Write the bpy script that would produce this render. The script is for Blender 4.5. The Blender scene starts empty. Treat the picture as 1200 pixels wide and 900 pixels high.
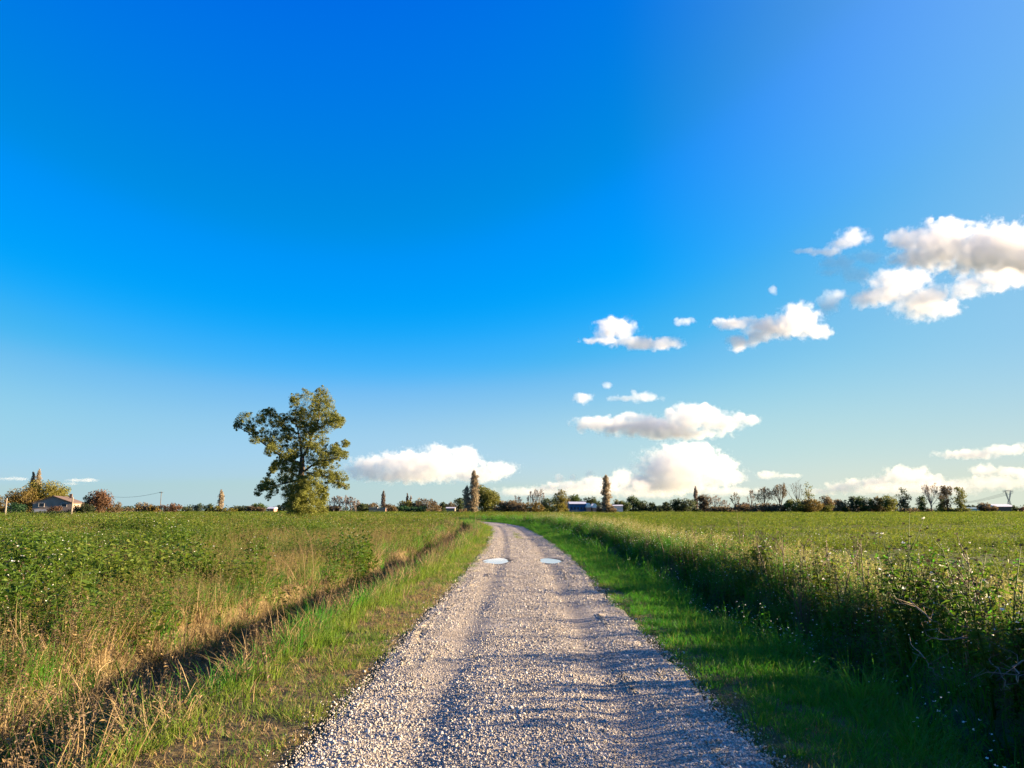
import bpy, bmesh, math, random
import numpy as np
from mathutils import Vector, Matrix, noise as mnoise

# ---------------------------------------------------------------- camera, sky, sun, exposure
scene = bpy.context.scene
COL = scene.collection
R = math.radians
EYE = 1.6
FPX = 900.0                                    # focal length in pixels of a 1200 px wide frame
PITCH = math.atan2(148.0, FPX)                 # horizon sits at row 598 of 900
cam_data = bpy.data.cameras.new('camera')
cam_data.sensor_width = 36.0
cam_data.lens = FPX / 1200.0 * 36.0
cam_data.clip_start = 0.05
cam_data.clip_end = 300000.0
cam = bpy.data.objects.new('camera', cam_data)
COL.objects.link(cam)
cam.location = (0, 0, EYE)
cam.rotation_euler = (math.pi / 2 + PITCH, 0, 0)
scene.camera = cam

SUN_EL, SUN_AZ = 11.5, 79.0                    # degrees; azimuth clockwise from the view direction (+Y)
world = bpy.data.worlds.new("World")
scene.world = world
world.use_nodes = True
wn = world.node_tree
wn.nodes.clear()
sky = wn.nodes.new('ShaderNodeTexSky')
sky.sky_type = 'NISHITA'
sky.sun_disc = False
sky.sun_elevation = R(SUN_EL)
sky.sun_rotation = R(SUN_AZ)
sky.altitude = 50
sky.air_density = 1.0
sky.dust_density = 0.35
sky.ozone_density = 2.6
EXPO = 2.5
scl = wn.nodes.new('ShaderNodeVectorMath'); scl.operation = 'SCALE'
scl.inputs['Scale'].default_value = 0.1
cur = wn.nodes.new('ShaderNodeRGBCurve')       # the vivid rendering of a phone camera's sky
def set_curve(c, pts):
    c.points[0].location = pts[0]; c.points[1].location = pts[-1]
    for p in pts[1:-1]: c.points.new(*p)
    for p in c.points: p.handle_type = 'AUTO_CLAMPED'
set_curve(cur.mapping.curves[0], [(0, 0), (.105, .0), (.14, .045), (.178, .165), (.262, .30), (.376, .36), (.617, .60), (1, .9)])
set_curve(cur.mapping.curves[1], [(0, 0), (.07, .08), (.115, .185), (.178, .315), (.292, .53), (.385, .66), (.578, .76), (1, .95)])
set_curve(cur.mapping.curves[2], [(0, 0), (.10, .40), (.20, .79), (.246, .77), (.285, .95), (.33, .97), (.371, .90), (.50, .84), (1, .86)])
cur.mapping.update()
bri = wn.nodes.new('ShaderNodeVectorMath'); bri.operation = 'SCALE'
bri.inputs['Scale'].default_value = 10.0 / 2 ** EXPO
bg = wn.nodes.new('ShaderNodeBackground')
bg.inputs['Strength'].default_value = 0.1
wo = wn.nodes.new('ShaderNodeOutputWorld')
wn.links.new(sky.outputs[0], scl.inputs[0])
wn.links.new(scl.outputs[0], cur.inputs['Color'])
# low sun: the air along the horizon glows cream where the sky is redder than it is blue
spl = wn.nodes.new('ShaderNodeSeparateColor'); wn.links.new(scl.outputs[0], spl.inputs[0])
rb = wn.nodes.new('ShaderNodeMath'); rb.operation = 'SUBTRACT'
wn.links.new(spl.outputs[0], rb.inputs[0]); wn.links.new(spl.outputs[2], rb.inputs[1])
rk = wn.nodes.new('ShaderNodeMapRange'); rk.inputs['From Min'].default_value = -.09; rk.inputs['From Max'].default_value = .28
rk.inputs['To Max'].default_value = .85; rk.interpolation_type = 'SMOOTHSTEP'
wn.links.new(rb.outputs[0], rk.inputs['Value'])
glow = wn.nodes.new('ShaderNodeMix'); glow.data_type = 'RGBA'
glow.inputs['B'].default_value = (.60, .70, .64, 1)
wn.links.new(rk.outputs[0], glow.inputs['Factor'])
# broad pale aureole of dust on the sun's side of the sky
tcw = wn.nodes.new('ShaderNodeTexCoord')
dt = wn.nodes.new('ShaderNodeVectorMath'); dt.operation = 'DOT_PRODUCT'
dt.inputs[1].default_value = (math.sin(R(SUN_AZ)) * math.cos(R(SUN_EL)), math.cos(R(SUN_AZ)) * math.cos(R(SUN_EL)), math.sin(R(SUN_EL)))
wn.links.new(tcw.outputs['Generated'], dt.inputs[0])
au = wn.nodes.new('ShaderNodeMapRange'); au.interpolation_type = 'SMOOTHSTEP'
au.inputs['From Min'].default_value = .36; au.inputs['From Max'].default_value = 1.0; au.inputs['To Max'].default_value = .75
wn.links.new(dt.outputs['Value'], au.inputs['Value'])
aur = wn.nodes.new('ShaderNodeMix'); aur.data_type = 'RGBA'
aur.inputs['B'].default_value = (.32, .54, .86, 1)
wn.links.new(au.outputs[0], aur.inputs['Factor']); wn.links.new(cur.outputs[0], aur.inputs['A'])
wn.links.new(aur.outputs['Result'], glow.inputs['A'])
# dusty air low over the horizon, creamier toward the sun
szw = wn.nodes.new('ShaderNodeSeparateXYZ'); wn.links.new(tcw.outputs['Generated'], szw.inputs[0])
zk = wn.nodes.new('ShaderNodeMapRange'); zk.interpolation_type = 'SMOOTHSTEP'
zk.inputs['From Min'].default_value = .20; zk.inputs['From Max'].default_value = -.02; zk.inputs['To Max'].default_value = 1.0
wn.links.new(szw.outputs[2], zk.inputs['Value'])
dk = wn.nodes.new('ShaderNodeMapRange'); dk.inputs['From Min'].default_value = -.4; dk.inputs['From Max'].default_value = .75
dk.inputs['To Min'].default_value = .55; dk.inputs['To Max'].default_value = .85
wn.links.new(dt.outputs['Value'], dk.inputs['Value'])
hk = wn.nodes.new('ShaderNodeMath'); hk.operation = 'MULTIPLY'
wn.links.new(zk.outputs[0], hk.inputs[0]); wn.links.new(dk.outputs[0], hk.inputs[1])
hz = wn.nodes.new('ShaderNodeMix'); hz.data_type = 'RGBA'
hc = wn.nodes.new('ShaderNodeMix'); hc.data_type = 'RGBA'
hc.inputs['A'].default_value = (.42, .63, .68, 1); hc.inputs['B'].default_value = (.74, .80, .64, 1)
dk2 = wn.nodes.new('ShaderNodeMapRange'); dk2.inputs['From Min'].default_value = -.25; dk2.inputs['From Max'].default_value = .55
wn.links.new(dt.outputs['Value'], dk2.inputs['Value']); wn.links.new(dk2.outputs[0], hc.inputs['Factor'])
wn.links.new(hc.outputs['Result'], hz.inputs['B'])
wn.links.new(hk.outputs[0], hz.inputs['Factor']); wn.links.new(glow.outputs['Result'], hz.inputs['A'])
wn.links.new(hz.outputs['Result'], bri.inputs[0])
wn.links.new(bri.outputs[0], bg.inputs['Color'])
wn.links.new(bg.outputs[0], wo.inputs['Surface'])

sun_d = bpy.data.lights.new('sun', 'SUN')
sun_d.energy = 5.0
sun_d.angle = R(0.5)
sun_d.color = (1.0, 0.74, 0.46)
sun = bpy.data.objects.new('sun', sun_d)
COL.objects.link(sun)
sdir = Vector((math.sin(R(SUN_AZ)) * math.cos(R(SUN_EL)), math.cos(R(SUN_AZ)) * math.cos(R(SUN_EL)), math.sin(R(SUN_EL))))
sun.rotation_euler = sdir.to_track_quat('Z', 'Y').to_euler()
sun.location = (60, 12, 40)

scene.view_settings.view_transform = 'Standard'
scene.view_settings.look = 'None'
scene.view_settings.exposure = EXPO
scene.view_settings.gamma = 1.0
scene.view_settings.use_curve_mapping = False
scene.render.engine = 'CYCLES'
cy = scene.cycles
cy.max_bounces = 12
cy.diffuse_bounces = 3
cy.glossy_bounces = 2
cy.transmission_bounces = 4
cy.transparent_max_bounces = 24
cy.volume_bounces = 10
cy.volume_step_rate = 0.25
cy.volume_max_steps = 256
cy.use_denoising = True
cy.sample_clamp_indirect = 6.0

rng = np.random.default_rng(7)
random.seed(7)

# ---------------------------------------------------------------- helpers
def ray(u, v):
    """direction of the photograph's pixel (1200 x 900 frame)"""
    a, b = (u - 600) / FPX, -(v - 450) / FPX
    return np.array([a, math.cos(PITCH) - b * math.sin(PITCH), math.sin(PITCH) + b * math.cos(PITCH)])

def at(u, v, dist):
    """the point seen at pixel (u, v) whose forward distance Y is dist"""
    d = ray(u, v)
    return np.array([0, 0, EYE]) + d * (dist / d[1])

def link(name, me, parent=None, mat=None):
    o = bpy.data.objects.new(name, me)
    COL.objects.link(o)
    if mat is not None and me is not None:
        me.materials.append(mat)
    if parent is not None:
        o.parent = parent
    return o

def tag(o, label=None, cat=None, group=None, kind=None):
    if label: o['label'] = label
    if cat: o['category'] = cat
    if group: o['group'] = group
    if kind: o['kind'] = kind
    return o

def empty(name, loc, rz=0.0):
    o = bpy.data.objects.new(name, None)
    COL.objects.link(o)
    o.location = loc
    o.rotation_euler = (0, 0, rz)
    return o

def mesh_np(name, verts, faces, smooth=False):
    """verts (n,3); faces: list of tuples or int array (m,k)"""
    me = bpy.data.meshes.new(name)
    verts = np.asarray(verts, dtype=np.float32)
    if isinstance(faces, np.ndarray):
        m, k = faces.shape
        me.vertices.add(len(verts)); me.vertices.foreach_set('co', verts.ravel())
        me.loops.add(m * k); me.loops.foreach_set('vertex_index', faces.astype(np.int32).ravel())
        me.polygons.add(m)
        me.polygons.foreach_set('loop_start', np.arange(0, m * k, k, dtype=np.int32))
        me.polygons.foreach_set('loop_total', np.full(m, k, dtype=np.int32))
        me.update(calc_edges=True)
    else:
        me.from_pydata(verts.tolist(), [], faces)
        me.update()
    if smooth:
        me.polygons.foreach_set('use_smooth', np.ones(len(me.polygons), dtype=bool))
    return me

class MB:
    """collects boxes, tubes and loose faces into one mesh"""
    def __init__(s):
        s.v, s.f = [], []
    def box(s, c, size, rz=0.0, M=None):
        hx, hy, hz = size[0] / 2, size[1] / 2, size[2] / 2
        n = len(s.v)
        rot = Matrix.Rotation(rz, 3, 'Z') if M is None else M
        for x, y, z in ((-hx,-hy,-hz),(hx,-hy,-hz),(hx,hy,-hz),(-hx,hy,-hz),(-hx,-hy,hz),(hx,-hy,hz),(hx,hy,hz),(-hx,hy,hz)):
            p = rot @ Vector((x, y, z))
            s.v.append((p.x + c[0], p.y + c[1], p.z + c[2]))
        for q in ((0,3,2,1),(4,5,6,7),(0,1,5,4),(1,2,6,5),(2,3,7,6),(3,0,4,7)):
            s.f.append(tuple(n + k for k in q))
        return s
    def tube(s, pts, radii, sides=6, cap=True):
        pts = [Vector(p) for p in pts]
        n0 = len(s.v)
        for i, p in enumerate(pts):
            if i == 0: d = pts[1] - pts[0]
            elif i == len(pts) - 1: d = pts[-1] - pts[-2]
            else: d = pts[i + 1] - pts[i - 1]
            d = d.normalized() if d.length > 1e-9 else Vector((0, 0, 1))
            a = d.orthogonal().normalized() if abs(d.z) > .9 else d.cross(Vector((0, 0, 1))).normalized()
            b = d.cross(a)
            for k in range(sides):
                t = 2 * math.pi * k / sides
                q = p + (a * math.cos(t) + b * math.sin(t)) * radii[i]
                s.v.append(tuple(q))
        for i in range(len(pts) - 1):
            for k in range(sides):
                k2 = (k + 1) % sides
                s.f.append((n0 + i*sides + k, n0 + i*sides + k2, n0 + (i+1)*sides + k2, n0 + (i+1)*sides + k))
        if cap:
            s.f.append(tuple(n0 + k for k in range(sides))[::-1])
            m = n0 + (len(pts) - 1) * sides
            s.f.append(tuple(m + k for k in range(sides)))
        return s
    def face(s, pts):
        n = len(s.v)
        s.v += [tuple(p) for p in pts]
        s.f.append(tuple(range(n, n + len(pts))))
        return s
    def build(s, name, mat, parent=None, smooth=False):
        return link(name, mesh_np(name, s.v, s.f, smooth), parent, mat)

def new_mat(name):
    m = bpy.data.materials.new(name)
    m.use_nodes = True
    nt = m.node_tree
    nt.nodes.clear()
    out = nt.nodes.new('ShaderNodeOutputMaterial')
    return m, nt, out

def nd(nt, t, **kw):
    n = nt.nodes.new(t)
    for k, v in kw.items():
        if k in n.inputs: n.inputs[k].default_value = v
        else: setattr(n, k, v)
    return n

def ramp(nt, stops, interp='LINEAR'):
    r = nt.nodes.new('ShaderNodeValToRGB')
    cr = r.color_ramp
    cr.interpolation = interp
    while len(cr.elements) < len(stops): cr.elements.new(0.5)
    for e, (p, c) in zip(cr.elements, stops):
        e.position = p
        e.color = (c[0], c[1], c[2], 1)
    return r
# ---------------------------------------------------------------- clouds (real size, 5 to 22 km off)
def cloud_mat(name, dens, px, cores, zb):
    """vapour: billows swell round the cores, thin and tear towards their margins"""
    m, nt, out = new_mat(name)
    L = nt.links.new
    v = nd(nt, 'ShaderNodeVolumePrincipled')
    v.inputs['Color'].default_value = (.962, .96, .95, 1) if px < 15 else (.98, .975, .955, 1)
    v.inputs['Anisotropy'].default_value = 0.0
    g = nd(nt, 'ShaderNodeNewGeometry')
    P = g.outputs['Position']
    n = nd(nt, 'ShaderNodeTexNoise', Scale=1.0 / ((11 if px < 15 else 8) * px), Detail=6.0, Roughness=.60)
    L(P, n.inputs['Vector'])
    field = None
    for c, rad in cores:
        s = nd(nt, 'ShaderNodeVectorMath', operation='SUBTRACT'); s.inputs[1].default_value = tuple(c); L(P, s.inputs[0])
        q = nd(nt, 'ShaderNodeVectorMath', operation='MULTIPLY'); q.inputs[1].default_value = tuple(1.0 / x for x in rad); L(s.outputs[0], q.inputs[0])
        ln = nd(nt, 'ShaderNodeVectorMath', operation='LENGTH'); L(q.outputs[0], ln.inputs[0])
        if field is None: field = ln.outputs['Value']
        else:
            mn = nd(nt, 'ShaderNodeMath', operation='SMOOTH_MIN'); mn.inputs[2].default_value = .25
            L(field, mn.inputs[0]); L(ln.outputs['Value'], mn.inputs[1]); field = mn.outputs[0]
    # 1 - distance + noise
    a = nd(nt, 'ShaderNodeMath', operation='MULTIPLY_ADD'); a.inputs[1].default_value = 2.8; a.inputs[2].default_value = -.36
    L(n.outputs['Fac'], a.inputs[0])
    d = nd(nt, 'ShaderNodeMath', operation='SUBTRACT'); L(a.outputs[0], d.inputs[0]); L(field, d.inputs[1])
    r = nd(nt, 'ShaderNodeMapRange'); r.inputs['From Min'].default_value = .0; r.inputs['From Max'].default_value = .55
    r.inputs['To Max'].default_value = dens * (1.0 if px < 15 else .6)
    L(d.outputs[0], r.inputs['Value'])
    res = r.outputs[0]
    if zb is not None:
        sp = nd(nt, 'ShaderNodeSeparateXYZ'); L(P, sp.inputs[0])
        zn = nd(nt, 'ShaderNodeMath', operation='MULTIPLY_ADD'); zn.inputs[1].default_value = 9 * px; zn.inputs[2].default_value = -4.5 * px
        L(n.outputs['Fac'], zn.inputs[0])
        zz = nd(nt, 'ShaderNodeMath', operation='ADD'); L(sp.outputs[2], zz.inputs[0]); L(zn.outputs[0], zz.inputs[1])
        fz = nd(nt, 'ShaderNodeMapRange'); fz.inputs['From Min'].default_value = zb - 1.5 * px; fz.inputs['From Max'].default_value = zb + 2.5 * px
        L(zz.outputs[0], fz.inputs['Value'])
        ml = nd(nt, 'ShaderNodeMath', operation='MULTIPLY'); L(res, ml.inputs[0]); L(fz.outputs[0], ml.inputs[1]); res = ml.outputs[0]
    L(res, v.inputs['Density'])
    L(v.outputs[0], out.inputs['Volume'])
    return m

_ico = {}
def ico_np(sub):
    if sub not in _ico:
        bm = bmesh.new()
        bmesh.ops.create_icosphere(bm, subdivisions=sub, radius=1.0)
        _ico[sub] = (np.array([v.co[:] for v in bm.verts]), np.array([[v.index for v in f.verts] for f in bm.faces]))
        bm.free()
    return _ico[sub]

def cloud(label, dist, blobs, dens, base=None, lump=1.0, seed=0, group=None):
    """blobs: (u, v, ru, rv) ellipses in the frame, turned into billows at distance dist; base: flat underside row"""
    r = np.random.default_rng(seed)
    px = dist / FPX
    V, F, n = [], [], 0
    sv, sf = ico_np(3)
    zb = at(600, base, dist)[2] if base else None
    cores = []
    for (u, v, ru, rv) in blobs:
        c0 = at(u, v, dist); rd = math.sqrt(ru * rv) * 1.1
        rad = np.array([ru, rd, rv]) * px
        c0 = c0 + np.array([0, r.normal(0, .3) * rad[1], 0])
        cores.append((c0, rad))
        V.append(sv * (rad * 1.45 + 3 * px) + c0); F.append(sf + n); n += len(sv)
        for _ in range(int(min(5, round(1.2 * lump * ru / max(rv, 3))))):        # billows heaped on the upper side
            k = r.uniform(.38, .62) * rv
            c1 = c0 + np.array([r.uniform(-.75, .75) * ru, r.uniform(-.5, .5) * rd, r.uniform(.25, .8) * rv]) * px
            rr = np.array([k * 1.3, k * 1.2, k]) * px
            if len(cores) < 26:
                cores.append((c1, rr)); V.append(sv * (rr * 1.45 + 3 * px) + c1); F.append(sf + n); n += len(sv)
    me = mesh_np('cloud', np.concatenate(V), np.concatenate(F))
    o = link('cloud', me, None, cloud_mat('cloud_vapour', dens, px, cores, zb))
    rm = o.modifiers.new('union', 'REMESH'); rm.mode = 'VOXEL'; rm.voxel_size = px * 2.5; rm.use_smooth_shade = True
    return tag(o, label, 'cloud', group)

NEAR, MID, FAR = 4600, 8000, 22000
cloud('broad bright cloud running off the edge of the photo, largest of all', NEAR,
      [(1065,280,24,13),(1105,288,45,26),(1150,298,50,30),(1195,308,45,32),(1112,261,24,6),(1092,258,7,4),(1240,310,40,30),(1080,302,35,12)], .011, base=321, seed=1)
cloud('ragged cream cloud tucked under the broad largest cloud', 3900,
      [(1055,330,36,14),(1080,356,34,19),(1040,346,36,11),(1012,352,18,10),(1165,332,30,13),(1135,338,22,12),(1105,362,20,10)], .010, seed=2)
cloud('small rounded puff beside the tip of the broad largest cloud', 4200, [(1004,275,20,11),(990,282,14,8),(970,294,26,5),(940,295,14,3)], .008, seed=3)
cloud('small grey puff between the broad cloud and the knobbly cloud', 3700, [(971,356,13,14)], .008, seed=4)
cloud('tiny lone wisp above the knobbly cloud', NEAR, [(906,340,5,6)], .007, seed=5)
cloud('knobbly white cloud with a tower at one end and a tail', 5600,
      [(940,374,22,19),(905,384,34,13),(862,378,26,7),(868,402,16,10),(955,389,20,9),(885,397,20,8)], .010, seed=6)
cloud('tiny puff between the two middle-sized ragged clouds', 5600, [(802,377,12,5)], .007, seed=7)
cloud('ragged two-lobed cloud above the three tiny puffs', 5600,
      [(719,388,24,13),(708,398,24,5),(748,403,32,8),(778,402,24,8)], .009, base=412, seed=8)
cloud('tiny rounded puff, lowest of the three over the long flat cloud', MID, [(683,468,11,7)], .005, seed=9)
cloud('tiniest faint puff, topmost of the three over the long flat cloud', MID, [(711,452,7,4)], .004, seed=10)
cloud('thin smear of cloud just above the long flat cloud', MID, [(755,465,20,6),(730,467,18,4)], .004, seed=11)
cloud('long flat grey-bottomed cloud with a bright domed top', 11000,
      [(815,489,36,14),(850,495,28,9),(760,500,70,11),(705,495,34,8),(878,492,12,7),(790,508,60,7),(740,490,20,6)], .005, base=516, seed=12, lump=1.3)
cloud('wide low cumulus bank rising behind the tall twin poplars', FAR,
      [(470,542,40,13),(512,545,45,18),(545,538,18,13),(580,550,26,9),(432,550,24,13),(480,556,62,10),(560,556,34,9)], .0030, base=568, seed=13, lump=1.8)
cloud('towering cauliflower cloud standing below the long flat cloud', FAR,
      [(800,546,46,24),(838,550,26,18),(780,566,56,13),(815,531,24,11),(850,560,22,10),(770,552,22,14),(790,528,14,8)], .0035, base=580, seed=14, lump=1.8)
cloud('low lumpy cloud beside the towering cauliflower cloud, behind the lone poplar', 17000,
      [(728,562,14,12),(705,567,28,9),(668,570,34,6),(748,570,14,7)], .003, base=579, seed=15, lump=1.6)
cloud('small flat puff just beside the towering cauliflower cloud', 16000, [(897,557,14,5),(922,558,16,3)], .004, base=561, seed=16)
cloud('long thin flat cloud above the pylon', 16000, [(1140,532,38,6),(1180,527,26,6),(1215,526,30,8)], .004, base=538, seed=17)
cloud('broken cumulus low over the paired trees', FAR, [(1058,558,26,10),(1090,562,16,7),(1030,566,20,7),(1115,568,18,5)], .003, base=576, seed=18, lump=1.6)
cloud('small lumpy cloud straight above the pylon', FAR, [(1150,552,14,8),(1180,553,16,6),(1200,556,16,6)], .003, base=562, seed=19, lump=1.6)
cloud('pale ragged trail linking the small rounded puff to the ragged cream cloud', 4300, [(985,305,26,9),(1005,322,22,9),(975,318,16,6),(1020,300,18,8)], .0035, seed=24)
cloud('wide faint cloud bank low behind the paired trees and the barn', 26000, [(1100,572,60,9),(1170,566,45,9),(1040,574,40,8),(1215,562,30,10)], .0010, seed=25)
cloud('wide faint cloud bank low between the twin poplars and the cauliflower cloud', 26000, [(620,577,45,6),(690,575,50,8),(760,578,50,7),(850,576,45,6)], .0011, seed=26)
cloud('pale low cloud lumps behind the leafless dead tree', FAR, [(985,572,22,7),(1005,566,16,6),(960,576,18,4)], .0025, base=581, seed=20, lump=1.6)
cloud('string of tiny bright puffs low over the blue hall', FAR, [(655,562,7,5),(640,572,14,4),(672,560,5,4),(690,556,6,5)], .003, seed=21)
cloud('thin grey cloud streak low over the farmhouse trees', 15000, [(100,563,22,2.2),(85,567,14,2)], .0022, seed=22)
cloud('thin grey cloud streak cut by the photo edge over the golden shrubs', 15000, [(14,561,16,2.2)], .0022, seed=23)
# ---------------------------------------------------------------- ground, road, ditches
CL = np.array([(.1,-60),(.1,-20),(.1,0),(.1,5),(.15,10),(.23,16),(.33,23),(.37,31),(.37,37),(.23,47),(.0,59),(-.5,75),(-1.25,84),(-3.1,99),(-7.1,114),(-15,128),(-28,141),(-48,152),(-80,160),(-140,168),(-300,180)], float)
def smooth_line(P, per=14):
    out = []
    n = len(P)
    for i in range(n - 1):
        p0, p1, p2, p3 = P[max(i-1,0)], P[i], P[i+1], P[min(i+2,n-1)]
        for k in range(per):
            t = k / per
            out.append(.5*((2*p1)+(-p0+p2)*t+(2*p0-5*p1+4*p2-p3)*t*t+(-p0+3*p1-3*p2+p3)*t**3))
    out.append(P[-1])
    return np.array(out)
LINE = smooth_line(CL)
LARC = np.concatenate([[0], np.cumsum(np.linalg.norm(np.diff(LINE, axis=0), axis=1))])

def road_coords(x, y):
    """signed lateral offset t (right positive) and arc length s of points"""
    P = np.stack([x, y], 1)
    A, B = LINE[:-1], LINE[1:]
    D = B - A; L2 = (D**2).sum(1)
    t_out = np.empty(len(P)); s_out = np.empty(len(P))
    for i in range(0, len(P), 20000):
        p = P[i:i+20000]
        rel = p[:, None, :] - A[None]
        k = np.clip((rel * D[None]).sum(2) / L2[None], 0, 1)
        q = rel - k[..., None] * D[None]
        d2 = (q**2).sum(2)
        j = d2.argmin(1); ii = np.arange(len(p))
        cr = D[j, 0] * rel[ii, j, 1] - D[j, 1] * rel[ii, j, 0]
        t_out[i:i+20000] = -np.sign(cr) * np.sqrt(d2[ii, j])
        s_out[i:i+20000] = LARC[j] + k[ii, j] * np.sqrt(L2[j])
    return t_out, s_out

def sstep(a, b, x):
    k = np.clip((x - a) / (b - a), 0, 1)
    return k * k * (3 - 2 * k)

# smooth value noise for terrain and species patches
_ng = np.random.default_rng(99).random((256, 256))
def vnoise(x, y, sc, off=0.0):
    x = np.asarray(x) / sc + off + 1000; y = np.asarray(y) / sc + off * 1.7 + 1000
    xi = np.floor(x).astype(int); yi = np.floor(y).astype(int)
    fx = x - xi; fy = y - yi
    fx = fx*fx*(3-2*fx); fy = fy*fy*(3-2*fy)
    g = lambda a, b: _ng[a % 256, b % 256]
    return (g(xi,yi)*(1-fx)*(1-fy) + g(xi+1,yi)*fx*(1-fy) + g(xi,yi+1)*(1-fx)*fy + g(xi+1,yi+1)*fx*fy)
def fbm(x, y, sc, off=0.0):
    return (vnoise(x,y,sc,off)*.55 + vnoise(x,y,sc/2.3,off+7)*.28 + vnoise(x,y,sc/5.1,off+13)*.17)

def profile(t, x, y):
    w = (vnoise(x, y, 2.6, 3) - .5) * .55 + (vnoise(x, y, .8, 4) - .5) * .28            # ragged ditch edges
    tl, tr = -(t + w), t + w
    z = np.zeros_like(t)
    z += .05 * sstep(4.8, 5.6, tl) + .32 * sstep(4.1, 4.8, tr) - .1 * sstep(1.9, 3.1, tr)*(1-sstep(4.4,5.2,tr))
    z -= (.45 + .60 * sstep(7, 13, y)) * sstep(2.65, 3.5, tl) * (1 - sstep(4.35, 5.1, tl))
    z -= .75 * sstep(2.95, 3.7, tr) * (1 - sstep(3.75, 4.45, tr))
    off = sstep(1.7, 3, np.abs(t))
    z += off * (fbm(x, y, 6.0, 1) - .5) * .14 + off * (vnoise(x, y, .7, 5) - .5) * .05
    z += sstep(8, 30, np.abs(t)) * (vnoise(x, y, 35, 9) - .5) * .12
    z -= .10 * (1 - sstep(1.28, 1.66, np.abs(t - .05)))
    return z

def axis(parts):
    out = [parts[0][0]]
    for a, b, st in parts:
        n = max(1, int(round((b - a) / st)))
        out += list(np.linspace(a, b, n + 1)[1:])
    return np.array(out)
def geo(a, b, f=1.35):
    o = [a]; st = (a * .12)
    while o[-1] < b:
        o.append(o[-1] + st); st *= f
    return o[1:]
xs = axis([(-70,-30,1.0),(-30,-8,.5),(-8,8,.13),(8,30,.5),(30,70,1.0)])
xs = np.concatenate([-np.array(geo(70, 60000))[::-1], xs, geo(70, 60000)])
ys = axis([(-30,0,1.0),(0,3,.5),(3,25,.16),(25,60,.35),(60,180,.8)])
ys = np.concatenate([-np.array(geo(30, 60000))[::-1], ys, geo(180, 60000)])
GX, GY = np.meshgrid(xs, ys)
gx, gy = GX.ravel(), GY.ravel()
gt = np.full(len(gx), 999.0)
near = (np.abs(gx) < 400) & (gy > -60) & (gy < 260)
gt[near], _ = road_coords(gx[near], gy[near])
gt[~near] = np.where(gx[~near] > 0, 400, -400)
gz = profile(gt, gx, gy)
gz[(np.abs(gx) > 1500) | (np.abs(gy) > 1500)] = 0
def ground_z(x, y, t=None):
    if t is None:
        t = np.full(len(x), 400.0); m = y < 260
        t[m], _ = road_coords(x[m], y[m])
    return profile(t, x, y)
nx, ny = len(xs), len(ys)
ii = (np.arange(ny - 1)[:, None] * nx + np.arange(nx - 1)[None]).ravel()
gf = np.stack([ii, ii + 1, ii + nx + 1, ii + nx], 1)
me = mesh_np('ground', np.stack([gx, gy, gz], 1), gf, smooth=True)
at_ = me.attributes.new('t', 'FLOAT', 'POINT'); at_.data.foreach_set('value', np.clip(gt, -50, 50).astype(np.float32))

m, nt, out = new_mat('soil_and_thatch')
pos = nd(nt, 'ShaderNodeNewGeometry')
ta = nd(nt, 'ShaderNodeAttribute', attribute_name='t')
n1 = nd(nt, 'ShaderNodeTexNoise', Scale=.12, Detail=6.0)
n2 = nd(nt, 'ShaderNodeTexNoise', Scale=9.0, Detail=8.0)
n3 = nd(nt, 'ShaderNodeTexNoise', Scale=1.1, Detail=5.0)
mp = nd(nt, 'ShaderNodeMapping'); mp.inputs['Scale'].default_value = (.25, 1.6, 1)
nt.links.new(pos.outputs['Position'], mp.inputs['Vector'])
n4 = nd(nt, 'ShaderNodeTexNoise', Scale=.05, Detail=7.0)
nt.links.new(mp.outputs[0], n4.inputs['Vector'])
for n in (n1, n2, n3): nt.links.new(pos.outputs['Position'], n.inputs['Vector'])
r_field = ramp(nt, [(.34, (.11,.08,.035)), (.44, (.08,.085,.022)), (.56, (.07,.10,.018)), (.68, (.10,.125,.025))])
r_soil = ramp(nt, [(.3, (.06,.045,.022)), (.5, (.105,.082,.038)), (.7, (.15,.12,.06))])
mixn = nd(nt, 'ShaderNodeMix', data_type='RGBA'); mixn.inputs['Factor'].default_value = .5
addn = nd(nt, 'ShaderNodeMath', operation='MULTIPLY_ADD'); addn.inputs[1].default_value = .55
nt.links.new(n4.outputs['Fac'], addn.inputs[0])
mul3 = nd(nt, 'ShaderNodeMath', operation='MULTIPLY'); mul3.inputs[1].default_value = .45
nt.links.new(n3.outputs['Fac'], mul3.inputs[0]); nt.links.new(mul3.outputs[0], addn.inputs[2])
nt.links.new(addn.outputs[0], r_field.inputs[0])
nt.links.new(n2.outputs['Fac'], r_soil.inputs[0])
ab = nd(nt, 'ShaderNodeMath', operation='ABSOLUTE'); nt.links.new(ta.outputs['Fac'], ab.inputs[0])
mr = nd(nt, 'ShaderNodeMapRange'); mr.inputs['From Min'].default_value = 5; mr.inputs['From Max'].default_value = 9
nt.links.new(ab.outputs[0], mr.inputs['Value'])
nt.links.new(mr.outputs[0], mixn.inputs['Factor'])
nt.links.new(r_soil.outputs[0], mixn.inputs['A']); nt.links.new(r_field.outputs[0], mixn.inputs['B'])
bs = nd(nt, 'ShaderNodeBsdfPrincipled', Roughness=1.0); bs.inputs['Specular IOR Level'].default_value = .1
nt.links.new(mixn.outputs['Result'], bs.inputs['Base Color'])
bp = nd(nt, 'ShaderNodeBump', Strength=.8, Distance=.06)
nt.links.new(n2.outputs['Fac'], bp.inputs['Height']); nt.links.new(bp.outputs[0], bs.inputs['Normal'])
nt.links.new(bs.outputs[0], out.inputs['Surface'])
tag(link('ground', me, None, m), kind='structure')

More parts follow.
